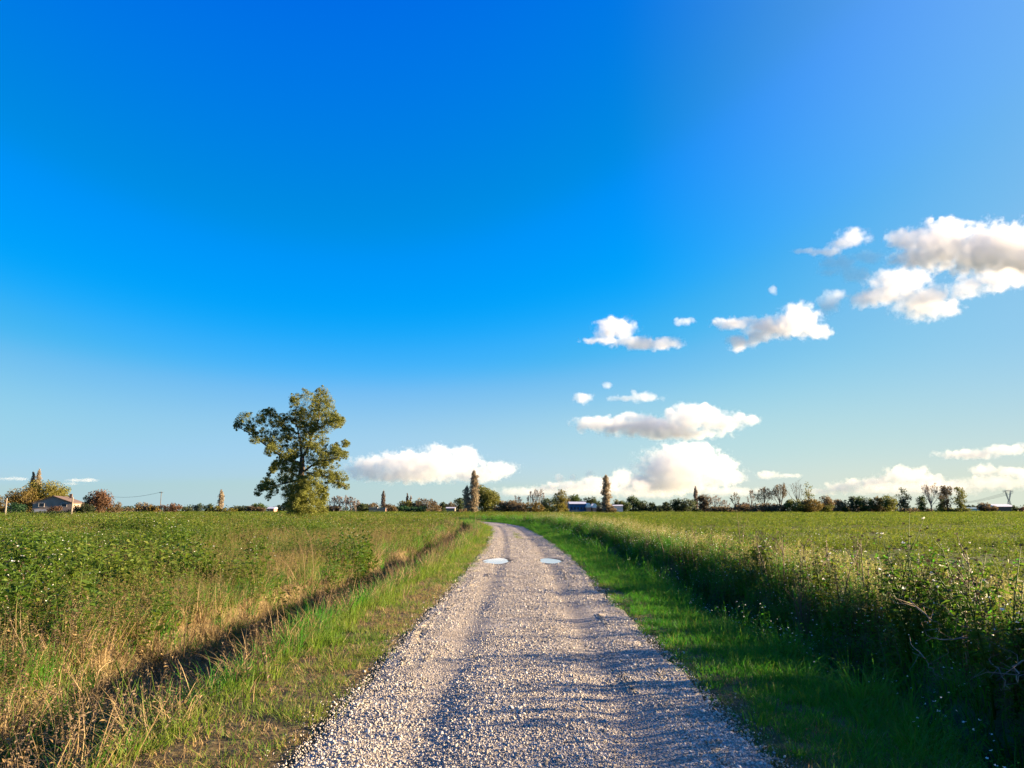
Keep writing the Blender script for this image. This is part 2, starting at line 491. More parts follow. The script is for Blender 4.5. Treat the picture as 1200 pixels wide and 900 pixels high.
# road: a crowned strip of gravel with two worn wheel tracks
HW_L, HW_R = 1.52, 1.58
def road_point(s, t):
    i = np.clip(np.searchsorted(LARC, s) - 1, 0, len(LINE) - 2)
    k = (s - LARC[i]) / (LARC[i+1] - LARC[i])
    p = LINE[i] + (LINE[i+1] - LINE[i]) * k[:, None]
    d = LINE[i+1] - LINE[i]; d = d / np.linalg.norm(d, axis=1)[:, None]
    return p + np.stack([d[:, 1], -d[:, 0]], 1) * t[:, None]
S0 = np.interp(0.0, LINE[:60, 1], LARC[:60])       # arc length abreast of the camera
PUDDLES = []
for u_, v_, hw_, hd_ in ((582, 657, .34, 1.0), (645, 657.5, .27, .85)):
    p_ = at(u_, v_, 25.2); PUDDLES.append((p_[0], p_[1], hw_, hd_))
def road_z(t, x, y):
    z = .028 - .010 * (t / 1.6)**2 - .030 * (np.exp(-((np.abs(t) - .75) / .22)**2)) + (vnoise(x, y, .9, 21) - .5) * .022 + (vnoise(x, y, .25, 23) - .5) * .010
    for px_, py_, hw_, hd_ in PUDDLES:                  # the hollows that hold water
        q = np.maximum(0, ((x - px_) / hw_)**2 + ((y - py_) / hd_)**2 + (vnoise(x * 2.2, y, .45, 27) - .5) * 1.3)
        k = np.exp(-(q / 1.7)**2)
        z = z * (1 - k) + (-.012) * k
    return z
rs = np.concatenate([np.arange(S0 - 30, S0 + 3, .5), np.arange(S0 + 3, S0 + 40, .12), np.arange(S0 + 40, S0 + 140, .5), np.arange(S0 + 140, LARC[-1] - 1, 2.0)])
ru = np.linspace(-1, 1, 41)
RS, RU = np.meshgrid(rs, ru, indexing='ij')
edge = (vnoise(RS.ravel(), RU.ravel() * 40, .8, 31) - .5) * .22 + (vnoise(RS.ravel(), RU.ravel() * 40, 4.0, 33) - .5) * .2
wide = .14 * sstep(15, 30, RS.ravel() - S0)
rt = np.where(RU.ravel() < 0, RU.ravel() * (HW_L + wide + edge), RU.ravel() * (HW_R + wide + edge))
rp = road_point(RS.ravel(), rt)
rz_ = road_z(rt, rp[:, 0], rp[:, 1])
e_ = np.abs(RU.ravel()) > .93
rz_[e_] = np.where(np.abs(RU.ravel()[e_]) > .99, -.10, rz_[e_])
me = mesh_np('road', np.stack([rp[:, 0], rp[:, 1], rz_], 1), np.stack([(a := (np.arange(len(rs)-1)[:, None]*41 + np.arange(40)[None]).ravel()), a+1, a+42, a+41], 1), smooth=True)
at_ = me.attributes.new('t', 'FLOAT', 'POINT'); at_.data.foreach_set('value', rt.astype(np.float32))
wet = np.zeros(len(rt))
for px_, py_, hw_, hd_ in PUDDLES:
    q_ = np.sqrt(((rp[:, 0] - px_) / hw_)**2 + ((rp[:, 1] - py_) / hd_)**2) + (vnoise(rp[:, 0], rp[:, 1], .3, 25) - .5) * .7
    wet = np.maximum(wet, 1 - sstep(1.25, 1.75, q_))
at_ = me.attributes.new('wet', 'FLOAT', 'POINT'); at_.data.foreach_set('value', wet.astype(np.float32))
m, nt, out = new_mat('road_gravel')
pos = nd(nt, 'ShaderNodeNewGeometry')
ta = nd(nt, 'ShaderNodeAttribute', attribute_name='t')
v1 = nd(nt, 'ShaderNodeTexVoronoi', Scale=42.0); v2 = nd(nt, 'ShaderNodeTexVoronoi', Scale=75.0)
nz = nd(nt, 'ShaderNodeTexNoise', Scale=1.3, Detail=7.0); nf = nd(nt, 'ShaderNodeTexNoise', Scale=14.0, Detail=6.0)
for n in (v1, v2, nz, nf): nt.links.new(pos.outputs['Position'], n.inputs['Vector'])
sep = nd(nt, 'ShaderNodeSeparateColor'); nt.links.new(v1.outputs['Color'], sep.inputs[0])
stone = ramp(nt, [(0, (.10,.088,.07)), (.3, (.26,.233,.19)), (.65, (.42,.38,.315)), (1, (.58,.54,.465))])
nt.links.new(sep.outputs[0], stone.inputs[0])
fine = ramp(nt, [(.3, (.15,.13,.105)), (.55, (.26,.23,.19)), (.75, (.38,.345,.29))])
nt.links.new(nf.outputs['Fac'], fine.inputs[0])
tr_ = ramp(nt, [(.42, (0,0,0)), (.62, (1,1,1))]); nt.links.new(nz.outputs['Fac'], tr_.inputs[0])
ab_ = nd(nt, 'ShaderNodeMath', operation='ABSOLUTE'); nt.links.new(ta.outputs['Fac'], ab_.inputs[0])
d1 = nd(nt, 'ShaderNodeMath', operation='SUBTRACT'); d1.inputs[1].default_value = .78; nt.links.new(ab_.outputs[0], d1.inputs[0])
d2 = nd(nt, 'ShaderNodeMath', operation='ABSOLUTE'); nt.links.new(d1.outputs[0], d2.inputs[0])
tk = nd(nt, 'ShaderNodeMapRange'); tk.inputs['From Min'].default_value = .42; tk.inputs['From Max'].default_value = .08; tk.inputs['To Max'].default_value = .75
nt.links.new(d2.outputs[0], tk.inputs['Value'])
tk2 = nd(nt, 'ShaderNodeMath', operation='MAXIMUM'); nt.links.new(tk.outputs[0], tk2.inputs[0]); nt.links.new(tr_.outputs[0], tk2.inputs[1])
mx = nd(nt, 'ShaderNodeMix', data_type='RGBA')
nt.links.new(tk2.outputs[0], mx.inputs['Factor']); nt.links.new(stone.outputs[0], mx.inputs['A']); nt.links.new(fine.outputs[0], mx.inputs['B'])
bs = nd(nt, 'ShaderNodeBsdfPrincipled', Roughness=.9); bs.inputs['Specular IOR Level'].default_value = .25
wa = nd(nt, 'ShaderNodeAttribute', attribute_name='wet')
mud = nd(nt, 'ShaderNodeMix', data_type='RGBA'); mud.inputs['B'].default_value = (.085, .07, .052, 1)
nt.links.new(wa.outputs['Fac'], mud.inputs['Factor']); nt.links.new(mx.outputs['Result'], mud.inputs['A'])
nt.links.new(mud.outputs['Result'], bs.inputs['Base Color'])
h1 = nd(nt, 'ShaderNodeMath', operation='SUBTRACT'); h1.inputs[0].default_value = .5
nt.links.new(v1.outputs['Distance'], h1.inputs[1])
b1 = nd(nt, 'ShaderNodeBump', Strength=.9, Distance=.022); nt.links.new(h1.outputs[0], b1.inputs['Height'])
h2 = nd(nt, 'ShaderNodeMath', operation='SUBTRACT'); h2.inputs[0].default_value = .5
nt.links.new(v2.outputs['Distance'], h2.inputs[1])
b2 = nd(nt, 'ShaderNodeBump', Strength=.6, Distance=.010); nt.links.new(h2.outputs[0], b2.inputs['Height'])
nt.links.new(b1.outputs[0], b2.inputs['Normal']); nt.links.new(b2.outputs[0], bs.inputs['Normal'])
nt.links.new(bs.outputs[0], out.inputs['Surface'])
tag(link('road', me, None, m), kind='structure')

# two shallow puddles whose pale sky glare is partly painted into the base colour
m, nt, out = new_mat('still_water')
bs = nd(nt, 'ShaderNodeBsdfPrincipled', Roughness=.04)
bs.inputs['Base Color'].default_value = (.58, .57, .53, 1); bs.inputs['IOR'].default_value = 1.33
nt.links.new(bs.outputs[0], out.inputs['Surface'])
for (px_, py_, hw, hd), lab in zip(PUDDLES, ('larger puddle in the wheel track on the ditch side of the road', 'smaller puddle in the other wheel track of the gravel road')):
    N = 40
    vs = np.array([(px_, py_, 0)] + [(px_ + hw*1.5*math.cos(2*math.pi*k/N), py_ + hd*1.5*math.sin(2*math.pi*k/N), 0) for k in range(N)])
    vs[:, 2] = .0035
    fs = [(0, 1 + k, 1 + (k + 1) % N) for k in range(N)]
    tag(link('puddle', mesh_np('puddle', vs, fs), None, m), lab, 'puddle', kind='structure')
# ---------------------------------------------------------------- foliage materials and plant prototypes
def leaf_mat(name, stops, trans=.35, patch=4.0, rough=.65, tmul=1.5):
    """colour varies from plant to plant and in patches across the field"""
    m, nt, out = new_mat(name)
    oi = nd(nt, 'ShaderNodeObjectInfo')
    g = nd(nt, 'ShaderNodeNewGeometry')
    n = nd(nt, 'ShaderNodeTexNoise', Scale=1.0 / patch, Detail=3.0)
    nt.links.new(g.outputs['Position'], n.inputs['Vector'])
    a = nd(nt, 'ShaderNodeMath', operation='MULTIPLY_ADD'); a.inputs[1].default_value = .45
    nt.links.new(oi.outputs['Random'], a.inputs[0])
    b = nd(nt, 'ShaderNodeMath', operation='MULTIPLY_ADD'); b.inputs[1].default_value = 1.1; b.inputs[2].default_value = -.27
    nt.links.new(n.outputs['Fac'], b.inputs[0]); nt.links.new(b.outputs[0], a.inputs[2])
    r = ramp(nt, stops); nt.links.new(a.outputs[0], r.inputs[0])
    bs = nd(nt, 'ShaderNodeBsdfPrincipled', Roughness=rough); bs.inputs['Specular IOR Level'].default_value = .3
    nt.links.new(r.outputs[0], bs.inputs['Base Color'])
    tr = nd(nt, 'ShaderNodeBsdfTranslucent')
    sc_ = nd(nt, 'ShaderNodeVectorMath', operation='SCALE'); sc_.inputs['Scale'].default_value = tmul
    nt.links.new(r.outputs[0], sc_.inputs[0]); nt.links.new(sc_.outputs[0], tr.inputs['Color'])
    mx = nd(nt, 'ShaderNodeMixShader'); mx.inputs[0].default_value = trans
    nt.links.new(bs.outputs[0], mx.inputs[1]); nt.links.new(tr.outputs[0], mx.inputs[2])
    nt.links.new(mx.outputs[0], out.inputs['Surface'])
    return m

M_VERGE = leaf_mat('verge_grass_blade', [(.1, (.05,.125,.007)), (.45, (.085,.155,.011)), (.75, (.14,.175,.02)), (1, (.23,.19,.06))], .4, 2.2)
M_LUSH = leaf_mat('lush_grass_blade', [(.1, (.025,.13,.006)), (.6, (.045,.19,.010)), (1, (.10,.21,.015))], .45, 3.0)
M_STRAW = leaf_mat('dead_straw', [(0, (.13,.08,.035)), (.5, (.26,.18,.075)), (1, (.42,.33,.17))], .25, 2.5)
M_WEED = leaf_mat('weed_leaf', [(0, (.024,.064,.006)), (.4, (.052,.11,.008)), (.75, (.09,.14,.012)), (1, (.15,.155,.025))], .4, 5.0)
M_FIELD = leaf_mat('field_leaf', [(0, (.055,.088,.008)), (.4, (.088,.125,.010)), (.75, (.12,.145,.015)), (1, (.16,.135,.04))], .4, 14.0)
M_SEED = leaf_mat('pale_seed_head', [(0, (.15,.145,.045)), (.5, (.27,.25,.09)), (1, (.42,.39,.19))], .45, 2.0)
M_TAN = leaf_mat('tan_seed_grass', [(0, (.13,.10,.03)), (.5, (.21,.16,.06)), (1, (.30,.23,.10))], .4, 2.0)
M_STEM = leaf_mat('brown_stalk', [(0, (.06,.04,.02)), (.6, (.12,.085,.045)), (1, (.22,.17,.10))], .1, 1.0)
M_WHITE = leaf_mat('white_flower', [(0, (.6,.6,.5)), (1, (.8,.8,.74))], .3, 1.0)

class PB:
    """plant builder: blades and leaves in several materials"""
    def __init__(s, seed):
        s.v, s.f, s.m, s.mats = [], [], [], []
        s.r = random.Random(seed)
    def mi(s, mat):
        if mat not in s.mats: s.mats.append(mat)
        return s.mats.index(mat)
    def blade(s, base, az, h, lean, w, mat, seg=3, droop=0.0, zdir=1.0):
        i = s.mi(mat); n = len(s.v)
        ca, sa = math.cos(az), math.sin(az)
        face = s.r.uniform(0, math.pi)
        wx, wy = math.cos(face) * w / 2, math.sin(face) * w / 2
        for k in range(seg + 1):
            t = k / seg
            out_ = lean * h * (t ** 1.7) + droop * h * t**3 * .6
            z = h * (t - .35 * lean * t * t) - droop * h * t**3 * .55
            x, y = base[0] + ca * out_, base[1] + sa * out_
            if k < seg:
                ww = 1 - .75 * t
                s.v += [(x - wx*ww, y - wy*ww, base[2] + z), (x + wx*ww, y + wy*ww, base[2] + z)]
            else:
                s.v.append((x, y, base[2] + z))
        for k in range(seg - 1):
            a = n + 2*k
            s.f.append((a, a+1, a+3, a+2)); s.m.append(i)
        a = n + 2*(seg-1)
        s.f.append((a, a+1, a+2)); s.m.append(i)
        return s.v[-1]
    def leaf(s, p, d, l, w, mat, bend=.2):
        i = s.mi(mat); n = len(s.v)
        d = Vector(d).normalized()
        u = d.cross(Vector((s.r.gauss(0,.4), s.r.gauss(0,.4), 1))).normalized()
        up = u.cross(d)
        p = Vector(p)
        mid = p + d * l * .5
        tip = p + d * l - up * l * bend
        for q in (p, mid + u*w/2, tip, mid - u*w/2): s.v.append(tuple(q))
        s.f.append((n, n+1, n+2, n+3)); s.m.append(i)
    def make(s, name):
        me = mesh_np(name, s.v, s.f)
        for m_ in s.mats: me.materials.append(m_)
        me.polygons.foreach_set('material_index', np.array(s.m, dtype=np.int32))
        return bpy.data.objects.new(name, me)           # a prototype: never linked on its own

def tuft(seed, n, h, spread, w, mat, seg=3, lean=(.1,.7), mat2=None, p2=0.0, droop=0.0):
    b = PB(seed)
    for _ in range(n):
        a = b.r.uniform(0, 6.283); rr = spread * math.sqrt(b.r.random())
        hh = b.r.uniform(*h)
        b.blade((math.cos(a)*rr, math.sin(a)*rr, -.02), a + b.r.gauss(0,.9), hh, b.r.uniform(*lean), w * b.r.uniform(.7,1.3),
                mat2 if b.r.random() < p2 else mat, seg, b.r.uniform(0, droop))
    return b.make('tuft')

def seed_grass(seed, n, h, spread, mat_head, mat_blade, head=.12, fluff=9, fs=.022, w=.006):
    b = PB(seed)
    for _ in range(n):
        a = b.r.uniform(0, 6.283); rr = spread * math.sqrt(b.r.random())
        hh = b.r.uniform(*h); az = a + b.r.gauss(0, .9); ln = b.r.uniform(.05,.45)
        base = (math.cos(a)*rr, math.sin(a)*rr, -.02)
        tip = b.blade(base, az, hh, ln, w, mat_blade, 3)
        for k in range(fluff):
            q = (tip[0] - math.cos(az)*ln*hh*.25*(k/fluff) + b.r.gauss(0,.008), tip[1] - math.sin(az)*ln*hh*.25*(k/fluff) + b.r.gauss(0,.008), tip[2] - head*hh*2*k/fluff)
            b.leaf(q, (b.r.gauss(0,1), b.r.gauss(0,1), b.r.uniform(.1,1.2)), fs*b.r.uniform(.8,1.7), fs*.5, mat_head)
    for _ in range(n // 2):
        a = b.r.uniform(0, 6.283); rr = spread * math.sqrt(b.r.random())
        b.blade((math.cos(a)*rr, math.sin(a)*rr, -.02), b.r.uniform(0,6.28), b.r.uniform(*h)*.6, b.r.uniform(.2,.9), w*1.4, mat_blade, 3, .3)
    return b.make('seed_grass')

def weed(seed, n_stems, h, spread, leaf_l, n_leaf, mat, stem_mat, flowers=0, fl_size=.02, mat2=None, p2=0):
    b = PB(seed)
    for _ in range(n_stems):
        a = b.r.uniform(0, 6.283); rr = spread * math.sqrt(b.r.random())
        hh = b.r.uniform(*h); az = b.r.uniform(0,6.283); ln = b.r.uniform(.0,.35)
        base = (math.cos(a)*rr, math.sin(a)*rr, -.02)
        b.blade(base, az, hh, ln, .009, stem_mat, 3)
        for k in range(n_leaf):
            t = .12 + .88 * (k + b.r.random()) / n_leaf
            p = (base[0] + math.cos(az)*ln*hh*t**1.7, base[1] + math.sin(az)*ln*hh*t**1.7, base[2] + hh*(t - .35*ln*t*t))
            la = b.r.uniform(0,6.283)
            l = leaf_l * b.r.uniform(.5,1.25) * (1.15 - .6*t)
            b.leaf(p, (math.cos(la), math.sin(la), b.r.uniform(-.1,.9)), l, l*.5, mat2 if b.r.random() < p2 else mat, b.r.uniform(0,.4))
        for k in range(flowers):
            t = b.r.uniform(.8,1.04)
            p = (base[0] + math.cos(az)*ln*hh*t**1.7 + b.r.gauss(0,.03), base[1] + math.sin(az)*ln*hh*t**1.7 + b.r.gauss(0,.03), base[2] + hh*t)
            for q in range(3):
                b.leaf(p, (b.r.gauss(0,1), b.r.gauss(0,1), b.r.uniform(.2,1)), fl_size, fl_size*.9, M_WHITE, 0)
    return b.make('weed')

def bushy(seed, rad, h, n, size, mat, mat2=None, p2=0, white=0):
    """a far-off clump: many leaf-sized faces in a low mound"""
    b = PB(seed)
    for _ in range(n):
        a = b.r.uniform(0,6.283); rr = rad*math.sqrt(b.r.random())
        top = h*(1 - .5*(rr/rad)**2)*b.r.uniform(.55,1.1)
        z = top*b.r.random()**.6
        d = (b.r.gauss(0,.7), b.r.gauss(0,.7), b.r.uniform(.1,1.3))
        l = size*b.r.uniform(.6,1.5)
        b.leaf((math.cos(a)*rr, math.sin(a)*rr, z), d, l, l*b.r.uniform(.25,.6), mat2 if b.r.random() < p2 else mat, .2)
    for _ in range(white):
        a = b.r.uniform(0,6.283); rr = rad*math.sqrt(b.r.random())
        b.leaf((math.cos(a)*rr, math.sin(a)*rr, h*b.r.uniform(.85,1.15)), (b.r.gauss(0,1), b.r.gauss(0,1), 1), size*.35, size*.3, M_WHITE, 0)
    return b.make('clump')

def scatter(name, label, cat, x, y, z, scl, protos, tilt=None, idx=None, kind='stuff', zscl=None, seed=0):
    """ONE object that repeats the prototype plants on its points"""
    r = np.random.default_rng(seed + 1000)
    n = len(x)
    me = bpy.data.meshes.new(name)
    me.vertices.add(n); me.vertices.foreach_set('co', np.stack([x, y, z], 1).astype(np.float32).ravel())
    rot = np.zeros((n, 3), np.float32); rot[:, 2] = r.uniform(0, 6.283, n)
    tl = .12 if tilt is None else tilt
    rot[:, 0] = r.normal(0, tl, n); rot[:, 1] = r.normal(0, tl, n)
    sc3 = np.repeat(np.asarray(scl, np.float32)[:, None], 3, 1)
    if zscl is not None: sc3[:, 2] *= zscl
    a = me.attributes.new('rot', 'FLOAT_VECTOR', 'POINT'); a.data.foreach_set('vector', rot.ravel())
    a = me.attributes.new('scl', 'FLOAT_VECTOR', 'POINT'); a.data.foreach_set('vector', sc3.astype(np.float32).ravel())
    a = me.attributes.new('idx', 'INT', 'POINT')
    a.data.foreach_set('value', (r.integers(0, len(protos), n) if idx is None else idx).astype(np.int32))
    o = link(name, me)
    ng = bpy.data.node_groups.new(name + '_scatter', 'GeometryNodeTree')
    ng.interface.new_socket('Geometry', in_out='INPUT', socket_type='NodeSocketGeometry')
    ng.interface.new_socket('Geometry', in_out='OUTPUT', socket_type='NodeSocketGeometry')
    gi, go = ng.nodes.new('NodeGroupInput'), ng.nodes.new('NodeGroupOutput')
    jn = ng.nodes.new('GeometryNodeJoinGeometry')
    for p in reversed(protos):
        oi = ng.nodes.new('GeometryNodeObjectInfo'); oi.inputs['Object'].default_value = p
        oi.inputs['As Instance'].default_value = False
        g2 = ng.nodes.new('GeometryNodeGeometryToInstance')
        ng.links.new(oi.outputs['Geometry'], g2.inputs[0]); ng.links.new(g2.outputs[0], jn.inputs[0])
    ip = ng.nodes.new('GeometryNodeInstanceOnPoints')
    ip.inputs['Pick Instance'].default_value = True
    def attr(nm, ty):
        q = ng.nodes.new('GeometryNodeInputNamedAttribute'); q.data_type = ty; q.inputs['Name'].default_value = nm
        return q.outputs['Attribute']
    e2r = ng.nodes.new('FunctionNodeEulerToRotation')
    ng.links.new(attr('rot', 'FLOAT_VECTOR'), e2r.inputs[0])
    ng.links.new(gi.outputs[0], ip.inputs['Points']); ng.links.new(jn.outputs[0], ip.inputs['Instance'])
    ng.links.new(attr('idx', 'INT'), ip.inputs['Instance Index'])
    ng.links.new(e2r.outputs[0], ip.inputs['Rotation']); ng.links.new(attr('scl', 'FLOAT_VECTOR'), ip.inputs['Scale'])
    ng.links.new(ip.outputs[0], go.inputs[0])
    md = o.modifiers.new('scatter', 'NODES'); md.node_group = ng
    return tag(o, label, cat, None, kind)

def strew(t0, t1, y0, y1, dens, seed, near=10.0, power=1.0, margin=.76):
    """points between two road offsets; density thins with distance beyond `near`; grows scale to match"""
    r = np.random.default_rng(seed)
    X, Y = [], []
    edges = [y0]
    while edges[-1] < y1: edges.append(min(y1, edges[-1] + max(1.0, abs(edges[-1]) * .12)))
    for a, b in zip(edges[:-1], edges[1:]):
        ym = (a + b) / 2
        d = dens * min(1.0, (near / max(ym, .1)) ** power)
        lim = margin * b + 4
        cx = np.interp(ym, LINE[:, 1], LINE[:, 0])
        lo, hi = (max(-lim, cx + t0 - 1), min(lim, cx + t1 + 1)) if b < 55 else (-lim, lim)
        if hi <= lo: continue
        n = r.poisson(d * (hi - lo) * (b - a))
        X.append(r.uniform(lo, hi, n)); Y.append(r.uniform(a, b, n))
    x, y = np.concatenate(X), np.concatenate(Y)
    t = np.full(len(x), 400.0); m = y < 260
    t[m] = road_coords(x[m], y[m])[0]
    t[~m] = 60.0
    k = (t > t0) & (t < t1)
    return x[k], y[k], t[k]
def grow(y, near, power=.5, most=4.0):
    return np.minimum(most, np.maximum(1.0, (y / near)) ** power)
# ---------------------------------------------------------------- loose gravel on the road
def pebble(seed):
    r = np.random.default_rng(seed)
    v, f = ico_np(2)
    q = v.copy()
    for _ in range(7):                                # chip facets off
        n = r.normal(size=3); n /= np.linalg.norm(n)
        dd = q @ n; h = r.uniform(.55, .85)
        q = q - np.maximum(dd - h, 0)[:, None] * n
    q = q * r.uniform([.75,.6,.4],[1.1,.95,.7])
    me = mesh_np('pebble', q, f)
    me.materials.append(M_STONE)
    return bpy.data.objects.new('pebble', me)
m, nt, out = new_mat('crushed_stone')
oi = nd(nt, 'ShaderNodeObjectInfo')
g = nd(nt, 'ShaderNodeNewGeometry'); n_ = nd(nt, 'ShaderNodeTexNoise', Scale=60.0, Detail=3.0)
nt.links.new(g.outputs['Position'], n_.inputs['Vector'])
a_ = nd(nt, 'ShaderNodeMath', operation='MULTIPLY_ADD'); a_.inputs[1].default_value = .3
nt.links.new(n_.outputs['Fac'], a_.inputs[0])
b_ = nd(nt, 'ShaderNodeMath', operation='MULTIPLY_ADD'); b_.inputs[1].default_value = .9; b_.inputs[2].default_value = -.1
nt.links.new(oi.outputs['Random'], b_.inputs[0]); nt.links.new(b_.outputs[0], a_.inputs[2])
r_ = ramp(nt, [(0, (.15,.135,.11)), (.25, (.28,.252,.205)), (.6, (.40,.365,.305)), (1, (.54,.505,.44))])
nt.links.new(a_.outputs[0], r_.inputs[0])
bs = nd(nt, 'ShaderNodeBsdfPrincipled', Roughness=.85); bs.inputs['Specular IOR Level'].default_value = .25
nt.links.new(r_.outputs[0], bs.inputs['Base Color']); nt.links.new(bs.outputs[0], out.inputs['Surface'])
M_STONE = m
pebbles = [pebble(s) for s in range(8)]
x, y, t = strew(-1.75, 1.85, 3.2, 48, 5000, 11, near=6.6, power=1.6)
r = np.random.default_rng(5)
bare = vnoise(x, y, 1.1, 41) * .6 + vnoise(x, y * .35, .5, 43) * .4            # worn tracks carry fewer stones
track = np.exp(-((np.abs(t - .05) - .78) / .28)**2)
keep = r.random(len(x)) < np.clip(1.25 - .8 * sstep(.45, .75, bare) - .62 * track, .10, 1) * np.maximum(1 - sstep(1.40, 1.68, np.abs(t - .03)), .035)
for px_, py_, hw_, hd_ in PUDDLES: keep &= ((x - px_) / (hw_ * 1.45))**2 + ((y - py_) / (hd_ * 1.45))**2 > 1
x, y, t = x[keep], y[keep], t[keep]
sc_ = r.lognormal(math.log(.0060), .48, len(x)).clip(.004, .024) * grow(y, 9, .45)
scatter('gravel', 'loose pale crushed stone strewn over the farm road', 'gravel', x, y, road_z(t, x, y) + sc_ * .15, sc_, pebbles, tilt=.6, seed=1)

# ---------------------------------------------------------------- grass verges
short = [tuft(s, 26, (.04,.13), .12, .006, M_VERGE, 3, (.2,1.0), M_STRAW, .10) for s in range(5)]
medium = [tuft(20 + s, 26, (.08,.24), .12, .008, M_VERGE, 3, (.1,.8), M_STRAW, .05, .3) for s in range(4)]
lush = [tuft(30 + s, 24, (.08,.24), .12, .009, M_LUSH, 3, (.1,.8), M_VERGE, .15, .3) for s in range(5)]
lush_tall = [tuft(40 + s, 34, (.25,.60), .18, .011, M_LUSH, 4, (.1,.7), M_WEED, .25, .6) for s in range(5)]
x, y, t = strew(-3.05, -1.38, 2.2, 130, 85, 21, near=10, power=.9)
r = np.random.default_rng(6)
bald = fbm(x, y, 1.6, 51)
keep = r.random(len(x)) < np.clip(1.15 - 1.6 * sstep(.50, .68, bald) * (1 - sstep(2.3, 2.7, -t)), .22, 1) * sstep(1.36, 1.75, -t + (vnoise(x, y, .5, 52) - .5) * .35)
x, y, t = x[keep], y[keep], t[keep]
idx = np.where(-t > 2.45 - .4 * vnoise(x, y, .8, 53), 5 + r.integers(0, 4, len(x)), r.integers(0, 5, len(x)))
scatter('verge_grass', 'short sunlit grass along the ditch side of the gravel road', 'grass', x, y, ground_z(x, y, t), r.uniform(.75, 1.3, len(x)) * grow(y, 12, .5, 2.4), short + medium, idx=idx, seed=2)
x, y, t = strew(1.40, 3.2, 2.2, 130, 110, 22, near=10, power=.9)
edge = sstep(1.42, 1.68, t + (vnoise(x, y, .5, 54) - .5) * .35)
keep = r.random(len(x)) < edge * np.clip(1.2 - 1.0 * sstep(.58, .72, fbm(x, y, 1.4, 55)) * (1 - sstep(1.8, 2.1, t)), .5, 1)
x, y, t = x[keep], y[keep], t[keep]
idx = np.where((t < 1.8) & (r.random(len(x)) < .6), 5 + r.integers(0, 5, len(x)), r.integers(0, 5, len(x)))
scatter('lush_grass', 'deep green shaded grass between the road and the bank', 'grass', x, y, ground_z(x, y, t), r.uniform(.75, 1.25, len(x)) * (.6 + .45 * sstep(1.9, 2.9, t)) * grow(y, 12, .5, 2.4), lush + short, idx=idx, seed=3)
thatch = [tuft(55 + s, 26, (.03,.10), .13, .006, M_STRAW, 3, (.5,1.4), M_VERGE, .2) for s in range(4)]
x, y, t = strew(-2.6, -1.5, 2.2, 40, 60, 33, near=10, power=.9)
keep = r.random(len(x)) < .15 + .8 * sstep(.44, .6, fbm(x, y, 1.6, 51))
x2, y2, t2 = strew(1.55, 2.9, 2.2, 30, 75, 34, near=10, power=.9)
k2 = r.random(len(x2)) < .05 + .8 * np.maximum(.35 * sstep(.60, .72, fbm(x2, y2, 1.4, 55)) * (1 - sstep(2.0, 2.5, t2)), 1 - sstep(6.2, 7.6, y2 + (t2 - 2) * 1.5))
x, y, t = np.concatenate([x[keep], x2[k2]]), np.concatenate([y[keep], y2[k2]]), np.concatenate([t[keep], t2[k2]])
scatter('thatch', 'short dead yellowed grass on worn patches of the verges', 'dry grass', x, y, ground_z(x, y, t), r.uniform(.7, 1.3, len(x)) * grow(y, 12, .5, 2), thatch, seed=16)
# a thin strip of grass down the middle of the road where it starts to bend
x, y, t = strew(-.10, .36, 33, 66, 30, 23, near=40, power=.3)
keep = r.random(len(x)) < np.clip((vnoise(x, y, 3.0, 57) - .2) * 1.6, 0, .8) * sstep(33, 42, y)
x, y, t = x[keep], y[keep], t[keep]
scatter('road_grass', 'sparse thin grass growing down the middle of the gravel road', 'grass', x, y, road_z(t, x, y), r.uniform(.5, .9, len(x)), short, seed=4)

# ---------------------------------------------------------------- the two ditches
straw = [tuft(50 + s, 22, (.20,.55), .14, .008, M_STRAW, 4, (.1,.9), M_STEM, .2, .9) for s in range(5)]
x, y, t = strew(-5.35, -2.65, 2.2, 125, 62, 24, near=10, power=.9)
g_ = fbm(x, y, 2.2, 61)
p_straw = np.clip(1.0 - np.abs(-t - 2.85) / .4, 0, 1) * .5 + np.clip(1 - np.abs(-t - 4.95) / .6, 0, 1) * .75
is_straw = r.random(len(x)) < np.maximum(p_straw, .40 * (1 - sstep(9, 13, y))) * np.clip(.45 + 1.4 * (g_ - .35), .1, 1) * (.55 + .45 * (1 - sstep(18, 45, y)))
scatter('ditch_straw', 'dead brown grass standing along the ditch', 'dry grass', x[is_straw], y[is_straw], ground_z(x[is_straw], y[is_straw], t[is_straw]), r.uniform(.7, 1.25, is_straw.sum()) * grow(y[is_straw], 14, .4, 2), straw, seed=5)
k = ~is_straw & (r.random(len(x)) < .9)
scatter('ditch_grass', 'dark green grass on the slopes of the ditch with dead brown grass', 'grass', x[k], y[k], ground_z(x[k], y[k], t[k]), r.uniform(.5, .95, k.sum()) * grow(y[k], 14, .4, 2) * (1 - .5 * sstep(3.0, 3.5, -t[k]) * (1 - sstep(4.5, 4.9, -t[k])) * sstep(7, 10, y[k])), lush_tall + medium, seed=6)
brown = [weed(170 + s, 7, (.30,.75), .22, .05, 12, M_STRAW, M_STEM, 0, .01, M_STEM, .45) for s in range(4)] + [seed_grass(175 + s, 12, (.35,.75), .2, M_STEM, M_STRAW, .16, 12, .026, .008) for s in range(2)]
x, y, t = strew(-5.6, -2.3, 2.2, 80, 22, 36, near=11, power=.7)
pb_ = (.75 * np.exp(-((-t - 2.95) / .38)**2) + .95 * np.exp(-((-t - 4.75) / .5)**2) + .38 * (1 - sstep(7, 12, y)) * sstep(2.4, 2.9, -t)) * sstep(.30, .56, fbm(x, y, 1.5, 62))
k = r.random(len(x)) < pb_
